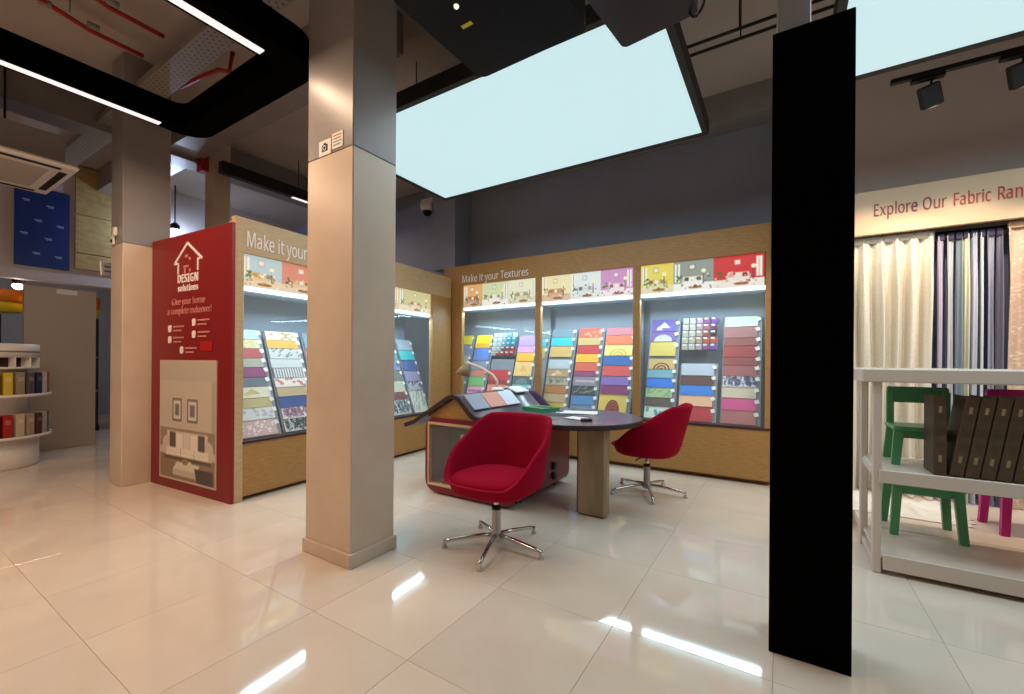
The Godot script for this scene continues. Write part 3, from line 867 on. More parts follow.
func build_swatches() -> void:
	var g := "swatch boards in the back display unit"
	var beige := col(206, 192, 160)
	# right bay, three columns
	swatch_board("swatch board topped by purple house card, right bay, left column", lean_back(-1.265), 0.31, 1.28, [
		[0.16, pattern("purple_house", col(98, 76, 150), col(212, 200, 232), "tent", 3)], [0.14, pattern("lilac_dome", col(112, 78, 140), col(190, 182, 216), "dome", 4)], [0.2, col(206, 178, 78)], [0.05, null],
		[0.13, pattern("tan_arch", col(204, 164, 92), col(90, 38, 30), "arch", 5)], [0.12, col(112, 164, 176)], [0.13, col(24, 112, 212)], [0.13, pattern("pale_green_leaf", col(168, 190, 138), col(110, 160, 120), "leaf", 6)], [0.12, col(84, 72, 56)], [0.15, pattern("teal_floral", col(214, 226, 216), col(60, 150, 150), "floral", 7)]], g)
	swatch_board("swatch board from pale grey to crimson, right bay, under the chip rack", lean_back(-0.845), 0.36, 0.7, [[0.14, col(176, 184, 194)], [0.12, col(84, 38, 30)], [0.13, col(30, 118, 208)], [0.13, col(228, 180, 140)], [0.18, col(178, 10, 38)]], g)
	chip_rack("rack of grey, purple and orange colour chips, right bay", lean_back(-0.845), 0.4, 0.42, 0.86, [
		col(198, 190, 176), col(204, 196, 186), col(188, 160, 176), col(150, 84, 140), col(120, 80, 170), col(196, 186, 170), col(190, 178, 168), col(176, 140, 150), col(160, 90, 110), col(104, 50, 90), col(186, 176, 158), col(190, 180, 164), col(180, 150, 140), col(150, 70, 60), col(60, 24, 30), col(190, 180, 160), col(184, 172, 154), col(176, 150, 120), col(190, 80, 50), col(200, 80, 40)], "chip racks in the back display unit")
	swatch_board("swatch board of reds and browns, rightmost column by the black column", lean_back(-0.4), 0.34, 1.28, [
		[0.12, pattern("pale_sage_leaf", col(190, 204, 184), col(206, 216, 200), "leaf", 8)], [0.14, col(148, 86, 78)], [0.1, col(128, 56, 44)], [0.14, col(150, 28, 26)], [0.1, col(138, 46, 40)], [0.13, col(152, 76, 76)], [0.13, pattern("navy_zebra", col(206, 204, 206), col(30, 34, 84), "zebra", 9)], [0.13, col(196, 186, 162)], [0.14, col(196, 64, 130)], [0.16, col(160, 92, 92)]], g)
	# middle bay
	swatch_board("narrow teal and olive swatch board beside the first stile, middle bay", lean_back(-2.965), 0.1, 1.2, [[0.12, col(104, 124, 132)], [0.12, col(0, 166, 190)], [0.16, col(172, 158, 80)], [0.5, null], [0.2, col(150, 140, 110)]], g)
	swatch_board("swatch board with cyan and tan cards, middle bay, left column", lean_back(-2.665), 0.34, 1.2, [
		[0.12, col(104, 124, 134)], [0.13, col(0, 172, 206)], [0.17, col(200, 160, 88)], [0.05, null], [0.13, col(178, 186, 190)], [0.12, pattern("tan_tent", col(176, 144, 100), col(228, 176, 132), "tent", 12)], [0.12, pattern("sage_leaf", col(168, 164, 140), col(80, 84, 72), "leaf", 13)], [0.12, col(178, 108, 40)], [0.13, col(186, 158, 112)], [0.12, col(204, 172, 56)]], g)
	swatch_board("swatch board topped by orange-red card, middle bay, middle column", lean_back(-2.25), 0.33, 1.2, [
		[0.13, pattern("orange_shell", col(226, 74, 40), col(246, 150, 110), "floral", 14)], [0.12, col(188, 150, 90)], [0.13, col(184, 30, 32)], [0.13, col(236, 172, 14)], [0.13, col(214, 88, 60)], [0.08, col(148, 50, 106)], [0.14, pattern("grey_script", col(140, 132, 142), col(226, 176, 190), "script", 15)], [0.13, pattern("dark_floral", col(44, 48, 50), col(128, 128, 118), "leaf", 16)], [0.14, col(78, 130, 184)], [0.11, col(110, 138, 168)]], g)
	swatch_board("swatch board with yellow figure card at bottom, middle bay, right column", lean_back(-1.83), 0.37, 1.2, [
		[0.1, pattern("mauve_stripes", col(176, 96, 104), col(196, 120, 124), "stripes", 17)], [0.13, col(232, 96, 52)], [0.15, pattern("yellow_arch", col(226, 206, 110), col(204, 166, 70), "arch", 18)], [0.13, col(28, 88, 160)], [0.14, col(214, 70, 60)], [0.12, col(130, 96, 170)], [0.12, col(130, 22, 96)], [0.26, pattern("yellow_figure", col(226, 192, 84), col(50, 30, 24), "figure", 19)]], g)
	# left bay of the back unit
	swatch_board("half-hidden swatch board with yellow card beside the corner post", lean_back(-4.42), 0.26, 1.15, [[0.15, col(244, 220, 0)], [0.18, col(130, 146, 190)], [0.2, col(196, 190, 170)], [0.22, null], [0.2, col(110, 190, 120)], [0.2, col(206, 206, 196)]], g)
	swatch_board("swatch board topped by bright yellow card, left bay, second column", lean_back(-4.06), 0.3, 1.15, [
		[0.12, col(246, 222, 0)], [0.07, col(240, 170, 20)], [0.18, col(96, 130, 210)], [0.14, col(140, 150, 170)], [0.1, col(214, 130, 112)], [0.13, col(118, 196, 116)], [0.15, pattern("pink_script", col(232, 168, 190), col(120, 30, 110), "script", 21)], [0.12, col(190, 180, 190)]], g)
	swatch_board("swatch board with red and salmon cards, left bay, under chip rack", lean_back(-3.65), 0.36, 0.74, [[0.16, null], [0.15, col(196, 26, 30)], [0.06, col(150, 24, 30)], [0.18, col(232, 140, 116)], [0.14, col(200, 190, 180)]], g)
	chip_rack("rack of white, teal and red colour chips, left bay", lean_back(-3.65), 0.44, 0.38, 0.79, [
		col(220, 224, 222), col(210, 220, 220), col(190, 214, 214), col(120, 190, 200), col(206, 222, 220), col(216, 220, 216), col(200, 214, 212), col(120, 180, 190), col(0, 140, 170), col(0, 150, 176), col(214, 216, 210), col(190, 200, 200), col(90, 160, 180), col(0, 136, 168), col(0, 120, 160), col(206, 206, 200), col(180, 190, 190), col(110, 60, 70), col(160, 26, 40), col(170, 20, 40), col(200, 196, 190), col(170, 60, 60), col(176, 24, 40), col(150, 16, 36), col(140, 14, 34)], "chip racks in the back display unit")
	swatch_board("swatch board from lavender to teal, left bay, right column", lean_back(-3.24), 0.3, 1.12, [
		[0.15, col(168, 136, 206)], [0.1, col(206, 146, 206)], [0.13, col(238, 170, 10)], [0.22, pattern("sand_tent", col(236, 192, 112), col(222, 170, 96), "tent", 23)], [0.12, pattern("teal_arch", col(66, 92, 96), col(120, 150, 150), "arch", 24)], [0.14, pattern("aqua_leaf", col(96, 190, 176), col(180, 220, 206), "leaf", 25)], [0.2, col(206, 170, 80)]], g)
	# left unit
	g = "swatch boards in the left display unit"
	swatch_board("swatch board with polka dot card at bottom, beside the red panel", lean_left(-0.32), 0.36, 1.12, [
		[0.12, col(178, 196, 200)], [0.12, pattern("straw_dots", col(206, 190, 140), col(186, 160, 100), "dots", 31)], [0.13, col(166, 50, 44)], [0.12, col(160, 152, 134)], [0.13, col(132, 34, 92)], [0.12, col(92, 98, 108)], [0.14, pattern("white_tent", col(220, 212, 188), col(200, 176, 96), "tent", 32)], [0.12, col(190, 170, 112)], [0.15, pattern("white_lace", col(214, 212, 208), col(190, 186, 186), "floral", 33)], [0.2, pattern("pink_dots", col(206, 172, 164), col(236, 222, 216), "dots", 34)]], g)
	swatch_board("swatch board topped by white floral card, next to the polka dot one", lean_left(-0.76), 0.36, 1.12, [
		[0.11, pattern("cream_floral", col(224, 212, 180), col(190, 140, 90), "floral", 35)], [0.11, col(214, 152, 40)], [0.14, pattern("grey_leaf", col(186, 184, 178), col(120, 118, 116), "leaf", 36)], [0.12, col(190, 190, 188)], [0.13, pattern("grey_stripes", col(200, 196, 190), col(104, 106, 112), "stripes", 37)], [0.12, pattern("pink_rose", col(222, 214, 202), col(206, 110, 100), "floral", 38)], [0.12, col(184, 160, 118)], [0.14, col(14, 58, 128)], [0.14, pattern("white_zebra", col(222, 214, 216), col(120, 70, 90), "zebra", 39)], [0.16, pattern("black_zebra", col(206, 204, 200), col(22, 22, 24), "zebra", 40)]], g)
	swatch_board("swatch board of slate and rose cards behind the big pillar", lean_left(-1.2), 0.36, 1.12, [[0.2, col(120, 140, 150)], [0.2, col(190, 120, 120)], [0.2, col(214, 200, 160)], [0.2, col(90, 100, 130)], [0.3, beige]], g)
	swatch_board("swatch board with teal top and maroon card, just right of the pillar", lean_left(-2.3), 0.34, 1.12, [[0.14, col(150, 160, 166)], [0.14, col(60, 170, 176)], [0.16, pattern("blue_leaf", col(120, 140, 184), col(40, 60, 130), "leaf", 41)], [0.14, col(110, 118, 110)], [0.16, col(196, 190, 166)], [0.1, col(122, 40, 46)], [0.2, pattern("ink_zebra", col(206, 202, 190), col(60, 70, 90), "zebra", 42)]], g)
	swatch_board("swatch board with teal and lilac cards near the corner post", lean_left(-2.7), 0.3, 1.12, [[0.14, col(150, 160, 166)], [0.14, col(50, 176, 180)], [0.15, col(60, 90, 150)], [0.15, col(150, 146, 180)], [0.12, pattern("night_leaf", col(170, 170, 186), col(36, 40, 50), "leaf", 43)], [0.3, pattern("chalk_leaf", col(206, 204, 190), col(150, 156, 140), "leaf", 44)]], g)

# ------------------------------------------------------------------ furniture
func sgn_pow(v: float, e: float) -> float:
	return signf(v) * pow(absf(v), e)

func chair_shell() -> ArrayMesh:
	var n := 56
	var rows := []
	# section: [scale, height share (0 = underside, 1 = rim)]
	var sec := [[0.0, -1, 0.385], [0.6, -1, 0.39], [0.76, -1, 0.395], [0.86, -1, 0.415], [0.92, -1, 0.47], [0.95, 0.3, 0], [0.985, 0.7, 0], [1.0, 0.93, 0], [0.99, 0.985, 0], [0.955, 1.0, 0], [0.92, 0.985, 0], [0.9, 0.93, 0], [0.87, 0.5, 0], [0.83, -1, 0.47], [0.8, -1, 0.44], [0.0, -1, 0.44]]
	for s in sec:
		var row := []
		for j in n:
			var a := TAU * j / n - PI          # 0 = back
			var d := rad_to_deg(absf(a))
			var rim: float = lerpf(0.895, 0.485, 0.55 * smoothstep(46.0, 138.0, d) + 0.45 * clampf((d - 44.0) / 98.0, 0.0, 1.0))
			var y: float = s[2] if s[1] < 0 else lerpf(0.47, rim, s[1])
			var lift := clampf((y - 0.45) / 0.45, 0, 1)
			var sc: float = s[0] * (1.0 + 0.05 * lift)
			row.append(Vector3(0.338 * sc * sgn_pow(sin(a), 0.76), y, -0.33 * sc * sgn_pow(cos(a), 0.76) - 0.07 * lift * maxf(cos(a), 0.0)))
		rows.append(row)
	return grid(rows, true)

func chair_cushion() -> ArrayMesh:
	var n := 44
	var rows := []
	for s in [[0.0, 0.528], [0.45, 0.528], [0.68, 0.522], [0.79, 0.51], [0.845, 0.488], [0.85, 0.46], [0.82, 0.44], [0.0, 0.44]]:
		var row := []
		for j in n:
			var a := TAU * j / n
			row.append(Vector3(0.338 * s[0] * sgn_pow(sin(a), 0.76), s[1], -0.33 * s[0] * sgn_pow(cos(a), 0.76) + 0.02))
		rows.append(row)
	return grid(rows, true)

var shell_mesh: ArrayMesh
var cushion_mesh: ArrayMesh
func chair(label: String, at: Vector3, turn: float, base_turn: float, cloth: Material, group: String) -> void:
	if shell_mesh == null:
		shell_mesh = chair_shell()
		cushion_mesh = chair_cushion()
	var t := thing("swivel_chair", label, "chair", at, turn, group)
	mi(t, "shell", shell_mesh, cloth)
	mi(t, "seat_cushion", cushion_mesh, cloth)
	mi(t, "gas_stem", lathe([[0.0, 0.385], [0.018, 0.385], [0.018, 0.24], [0.0, 0.24]], 16), M.chrome)
	mi(t, "sleeve", lathe([[0.0, 0.27], [0.028, 0.27], [0.032, 0.255], [0.032, 0.09], [0.045, 0.075], [0.045, 0.05], [0.0, 0.05]], 18), M.brushed)
	mi(t, "sleeve_ring", lathe([[0.02, 0.285], [0.033, 0.285], [0.033, 0.262], [0.02, 0.262]], 16), M.black)
	mi(t, "seat_plate", lathe([[0.0, 0.39], [0.11, 0.39], [0.1, 0.365], [0.03, 0.35], [0.0, 0.35]], 16), M.black)
	mi(t, "lever", tube([Vector3(0.04, 0.365, 0), Vector3(0.16, 0.36, 0.04), Vector3(0.2, 0.35, 0.05)], 0.006, 6), M.black)
	for i in 5:
		var a := base_turn - turn + TAU * i / 5
		var d := Vector3(cos(a), 0, -sin(a))
		var leg := mi(t, "leg", tube([d * 0.03 + Vector3(0, 0.085, 0), d * 0.16 + Vector3(0, 0.075, 0), d * 0.32 + Vector3(0, 0.052, 0), d * 0.365 + Vector3(0, 0.042, 0)], 0.014, 8), M.chrome)
		mi(leg, "glide", lathe([[0.0, 0.04], [0.01, 0.04], [0.012, 0.022], [0.02, 0.012], [0.02, 0.0], [0.0, 0.0]], 10), M.brushed, d * 0.36)

func build_desk() -> void:
	var t := thing("consultation_desk", "house-shaped consultation desk with roof-like top and round end", "desk", Vector3(-2.2, 0, -3.78))
	var o := Vector3(2.2, 0, 3.78)
	# roof and table top in one folded sheet, seen along Z
	var line := [[-3.25, 0.66], [-3.13, 0.7], [-2.79, 0.9], [-2.69, 0.962], [-2.62, 0.977], [-2.545, 0.958], [-2.475, 0.892], [-2.41, 0.825], [-2.36, 0.792], [-2.29, 0.78], [-1.68, 0.78]]
	var low := []
	var outline := PackedVector2Array()
	for i in line.size():
		var a: Array = line[maxi(i - 1, 0)]
		var b: Array = line[mini(i + 1, line.size() - 1)]
		var d := Vector2(b[0] - a[0], b[1] - a[1]).normalized()
		outline.append(Vector2(line[i][0], line[i][1]))
		low.append(Vector2(line[i][0], line[i][1]) + Vector2(d.y, -d.x) * 0.04)
	low.reverse()
	for p in low:
		outline.append(p)
	mi(t, "roof_top", extrude(outline, 1.28), M.table_edge, o + Vector3(0, 0, -3.12))
	# laminate on the upper side of the roof
	var rows := []
	for z in [-3.13, -4.39]:
		var row := []
		for p in line:
			row.append(Vector3(p[0], p[1] + 0.004, z) + o)
		rows.append(row)
	var rows2 := []
	for z in [-4.39, -3.13]:
		var row := []
		for p in line:
			row.append(Vector3(p[0], p[1] + 0.001, z) + o)
		rows2.append(row)
	mi(t, "roof_laminate", grid([rows2[0], rows2[1], rows[0], rows[1]]), M.table_top)
	# round end of the table top
	var disc := PackedVector2Array()
	disc.append(Vector2(-1.7, 0.64))
	for i in 33:
		var a := PI / 2 - PI * i / 32
		disc.append(Vector2(-1.68 + 0.64 * cos(a), 0.64 * sin(a)))
	disc.append(Vector2(-1.7, -0.64))
	mi(t, "round_table_end", extrude(disc, 0.035), M.table_edge, o + Vector3(0, 0.742, -3.76), Vector3(PI / 2, 0, 0))
	var disc2 := PackedVector2Array()
	for p in disc:
		disc2.append(Vector2(p.x if p.x < -1.69 else -1.68 + (p.x + 1.68) * 0.985, p.y * 0.985))
	mi(t, "table_laminate", extrude(disc2, 0.006), M.table_top, o + Vector3(0, 0.778, -3.76), Vector3(PI / 2, 0, 0))
	# leg panel
	pbox(t, "leg_panel", Vector3(-1.475, 0.0, -3.5) + o, Vector3(-1.215, 0.745, -3.4) + o, M.leg_laminate, 0.02)
	pbox(t, "leg_edge", Vector3(-1.482, 0.01, -3.49) + o, Vector3(-1.47, 0.745, -3.42) + o, M.table_edge, 0.002)
	# cabinet under the roof: rounded outer shell with an open front
	var sh := []
	var out := rounded_rect(-2.99, 0.02, -1.93, 0.74, 0.12, 6)
	var inn := rounded_rect(-2.945, 0.085, -1.975, 0.7, 0.05, 6)
	for q in [[out, -4.25], [out, -3.16], [inn, -3.16], [inn, -4.2]]:
		var row := []
		for p in q[0]:
			row.append(Vector3(p.x, p.y, q[1]) + o)
		sh.append(row)
	mi(t, "cabinet_shell", grid(sh, true, true), M.magenta_shell)
	pbox(t, "cabinet_back", Vector3(-2.96, 0.07, -4.22) + o, Vector3(-1.96, 0.72, -4.2) + o, M.table_edge)
	pbox(t, "inner_board", Vector3(-2.94, 0.09, -3.5) + o, Vector3(-1.98, 0.7, -3.48) + o, mat("case_lining", col(84, 87, 76), 0.6))
	for q in [[-2.945, 0.675, -1.975, 0.7], [-2.945, 0.085, -1.975, 0.105], [-2.945, 0.105, -2.925, 0.675], [-1.995, 0.105, -1.975, 0.675]]:
		pbox(t, "front_frame", Vector3(q[0], q[1], -3.19) + o, Vector3(q[2], q[3], -3.14) + o, M.plywood_light, 0.003)
	pbox(t, "case_glass", Vector3(-2.925, 0.105, -3.172) + o, Vector3(-1.995, 0.675, -3.166) + o, M.pane_glass, 0.0005)
	for q in [[-2.8, 0.45, 0.05, 0.09], [-2.78, 0.36, 0.07, 0.04], [-2.86, 0.25, 0.04, 0.06], [-2.66, 0.5, 0.05, 0.05], [-2.6, 0.3, 0.08, 0.05]]:
		pbox(t, "sample_card", Vector3(q[0], q[1], -3.478) + o, Vector3(q[0] + q[2], q[1] + q[3], -3.472) + o, M.white_plastic, 0.001)
	# gable between cabinet and roof
	var gab := ring_outline([[-2.97, 0.735], [-2.0, 0.735], [-2.34, 0.742], [-2.43, 0.78], [-2.5, 0.85], [-2.56, 0.91], [-2.62, 0.93], [-2.67, 0.92], [-2.78, 0.855], [-2.97, 0.745]])
	mi(t, "gable_board", extrude(gab, 0.04), M.plywood, o + Vector3(0, 0, -3.18))
	mi(t, "gable_board", extrude(gab, 0.04), M.plywood, o + Vector3(0, 0, -4.15))
	for x in [-2.88, -2.05]:
		for z in [-3.4, -4.1]:
			mi(t, "foot", lathe([[0.0, 0.03], [0.03, 0.03], [0.03, 0.0], [0.0, 0.0]], 12), M.black, o + Vector3(x, 0, z))
	for y in [0.12, 0.22]:
		pbox(t, "side_knob", Vector3(-1.932, y, -3.9) + o, Vector3(-1.905, y + 0.07, -3.84) + o, M.black, 0.008)
	# things lying on the desk
	var slope := -atan2(0.133, 0.135)
	for q in [["sample_folder", "slate grey sample folder draped on the desk's roof slope", col(150, 154, 170), -3.31, 0.26], ["sample_folder", "salmon pink sample folder on the desk's roof slope", col(214, 140, 116), -3.59, 0.28], ["sample_folder", "pale blue-white sample folder at the back of the roof slope", col(206, 214, 226), -3.87, 0.26]]:
		var f := thing(q[0], q[1], "folder", Vector3(-2.466, 0.91, q[3]), 0.0, "sample folders on the roof slope")
		mi(f, "cover", cbox(Vector3(0.19, 0.012, q[4]), 0.003), plainc(q[2], 0.5), Vector3.ZERO, Vector3(0, 0, slope))
		mi(f, "pages", cbox(Vector3(0.17, 0.01, q[4] - 0.02), 0.002), M.white_plastic, Vector3(-0.008, -0.0085, 0), Vector3(0, 0, slope))
	var gb := thing("green_book", "green sample book lying flat on the desk", "book", Vector3(-2.13, 0.785, -3.97), -0.3)
	pbox(gb, "cover", Vector3(-0.16, 0, -0.13), Vector3(0.16, 0.004, 0.13), mat("book_green", col(30, 138, 74), 0.4), 0.002)
	pbox(gb, "pages", Vector3(-0.155, 0.004, -0.125), Vector3(0.155, 0.034, 0.125), mat("page_green", col(70, 150, 96), 0.6), 0.002)
	pbox(gb, "cover", Vector3(-0.16, 0.034, -0.13), Vector3(0.16, 0.038, 0.13), M.book_green, 0.002)
	pbox(gb, "title_band", Vector3(-0.06, 0.038, -0.07), Vector3(0.13, 0.04, 0.03), M.black, 0.001)
	var bb := thing("black_album", "flat black album on the desk near the roof's foot", "album", Vector3(-2.16, 0.786, -3.32), 0.1)
	pbox(bb, "cover", Vector3(-0.13, 0, -0.09), Vector3(0.13, 0.03, 0.09), M.black, 0.005)
	pbox(bb, "page_block", Vector3(-0.124, 0.006, -0.084), Vector3(0.134, 0.024, 0.084), M.board_grey, 0.002)
	for q in [[Vector3(-1.72, 0.785, -4.02), 0.25, "stack of white paper sheets at the desk's rear edge", 0.34, 0.24], [Vector3(-1.56, 0.785, -3.6), -0.3, "single white sheet beside the black phone on the table", 0.21, 0.15]]:
		var p := thing("paper", q[2], "paper", q[0], q[1])
		for k in 3:
			mi(p, "sheet", cbox(Vector3(q[3], 0.002, q[4]), 0.0005), M.white_plastic, Vector3(0.006 * k, 0.0012 + 0.0022 * k, 0.004 * k), Vector3(0, 0.05 * k, 0))
	var ph := thing("phone", "small black phone lying on the round table end", "phone", Vector3(-1.43, 0.785, -3.5), 0.5)
	pbox(ph, "case", Vector3(-0.05, 0, -0.03), Vector3(0.05, 0.02, 0.03), M.black, 0.006)
	pbox(ph, "screen", Vector3(-0.044, 0.02, -0.025), Vector3(0.044, 0.0215, 0.025), M.black_gloss, 0.0005)
	# desk lamp
	var l := thing("desk_lamp", "pale pink arched desk lamp with a dark shade behind the roof", "lamp", Vector3(-2.63, 0.982, -3.9))
	mi(l, "base", lathe([[0.0, 0.03], [0.05, 0.028], [0.07, 0.012], [0.07, 0.0], [0.0, 0.0]], 18), M.white_plastic)
	mi(l, "arm", tube([Vector3(0, 0.02, 0), Vector3(-0.01, 0.1, 0), Vector3(-0.06, 0.16, 0), Vector3(-0.2, 0.23, 0), Vector3(-0.42, 0.3, 0)], 0.014, 10), mat("lamp_pink", col(214, 190, 176), 0.4))
	mi(l, "shade", lathe([[0.02, 0.06], [0.03, 0.05], [0.09, -0.05], [0.085, -0.05], [0.02, 0.04]], 18), mat("shade_dark", col(150, 122, 84), 0.5), Vector3(-0.47, 0.21, 0), Vector3(0, 0, -0.3))
	mi(l, "neck", tube([Vector3(-0.42, 0.3, 0), Vector3(-0.46, 0.26, 0)], 0.01, 8), M.lamp_pink)
	var ob := thing("open_book", "white open sample book straddling the ridge of the desk's roof", "book", Vector3(-2.62, 0.982, -4.2), 0.0)
	mi(ob, "page_block", cbox(Vector3(0.21, 0.014, 0.27), 0.003), M.white_plastic, Vector3(-0.115, -0.03, 0), Vector3(0, 0, 0.5))
	mi(ob, "page_block", cbox(Vector3(0.13, 0.014, 0.27), 0.003), M.white_plastic, Vector3(0.075, -0.005, 0), Vector3(0, 0, -0.4))

	# chairs
	chair("red tub swivel chair in front of the desk, nearest the camera", Vector3(-1.69, 0, -2.5), 0.0, 0.0, M.red_fabric, "tub swivel chairs")
	chair("red tub swivel chair at the far right end of the table", Vector3(-1.13, 0, -4.34), -1.6, 0.1, M.red_fabric, "tub swivel chairs")
	chair("dark purple tub swivel chair behind the desk", Vector3(-2.76, 0, -4.83), 1.1, 0.3, M.purple_fabric, "tub swivel chairs")

# ------------------------------------------------------------------ right: rack, stools, curtains
func kid_stool(called: String, label: String, at: Vector3, turn: float, m: Material, h: float, w: float, with_back: bool, group: String) -> void:
	var t := thing(called, label, "stool" if not with_back else "chair", at, turn, group)
	mi(t, "seat", cbox(Vector3(w, 0.03, w * 0.85), 0.01), m, Vector3(0, h - 0.015, 0))
	for sx: float in [-1.0, 1.0]:
		for sz: float in [-1.0, 1.0]:
			var st := []
			for q in [[0.0, 0.46], [h - 0.03, 0.4]]:
				var row := []
				for k in [[-1, -1], [1, -1], [1, 1], [-1, 1]]:
					row.append(Vector3(sx * w * q[1] + k[0] * (0.022 + 0.004 * q[0] / h), q[0], sz * w * (q[1] - 0.06) + k[1] * 0.016))
				st.append(row)
			var cap := []
			for k in 4:
				cap.append(Vector3(sx * w * 0.46, 0.0, sz * w * 0.4))
			mi(t, "leg", grid([cap] + st, true, true), m)
	for sz in [-1, 1]:
		pbox(t, "apron", Vector3(-w * 0.4, h - 0.075, sz * w * 0.34 - 0.01), Vector3(w * 0.4, h - 0.03, sz * w * 0.34 + 0.01), m, 0.003)
	pbox(t, "stretcher", Vector3(-w * 0.42, h * 0.62, -w * 0.345), Vector3(w * 0.42, h * 0.75, -w * 0.325), m, 0.003)
	if with_back:
		for sx in [-1, 1]:
			pbox(t, "back_post", Vector3(sx * w * 0.42 - 0.02, h - 0.02, -w * 0.4), Vector3(sx * w * 0.42 + 0.02, h + 0.22, -w * 0.4 + 0.03), m, 0.004)
		pbox(t, "backrest", Vector3(-w * 0.47, h + 0.14, -w * 0.4 - 0.012), Vector3(w * 0.47, h + 0.25, -w * 0.4 + 0.018), m, 0.01)

func fabric(x0: float, x1: float, folds: float, amp: float, y0: float, y1: float, phase: float, pinch: float) -> ArrayMesh:
	var n := int(folds * 14) + 2
	var rows := []
	for k in 15:
		var v := float(k) / 14.0
		var y := lerpf(y1, y0, v)
		var a := amp * (0.35 + 0.65 * smoothstep(0.0, 0.25, v)) * (1.0 + 0.15 * sin(v * 7.0))
		var front := []
		var back := []
		for i in n:
			var u := float(i) / (n - 1)
			var w := minf(0.015, (x1 - x0) * 0.03) * sin(v * 5.0 + u * 9.0 + phase) * v
			var x := lerpf(x0, x1, u) + w + pinch * sin(u * TAU * folds * 2.0) * (1.0 - v)
			var z := a * (sin(u * TAU * folds + phase + 0.5 * sin(v * 3.0 + u * 5.0)) + 0.25 * sin(u * TAU * folds * 2.3 + phase))
			front.append(Vector3(x, y, z))
			back.append(Vector3(x, y, z - 0.006))
		back.reverse()
		rows.append(front + back)
	return grid(rows, true)

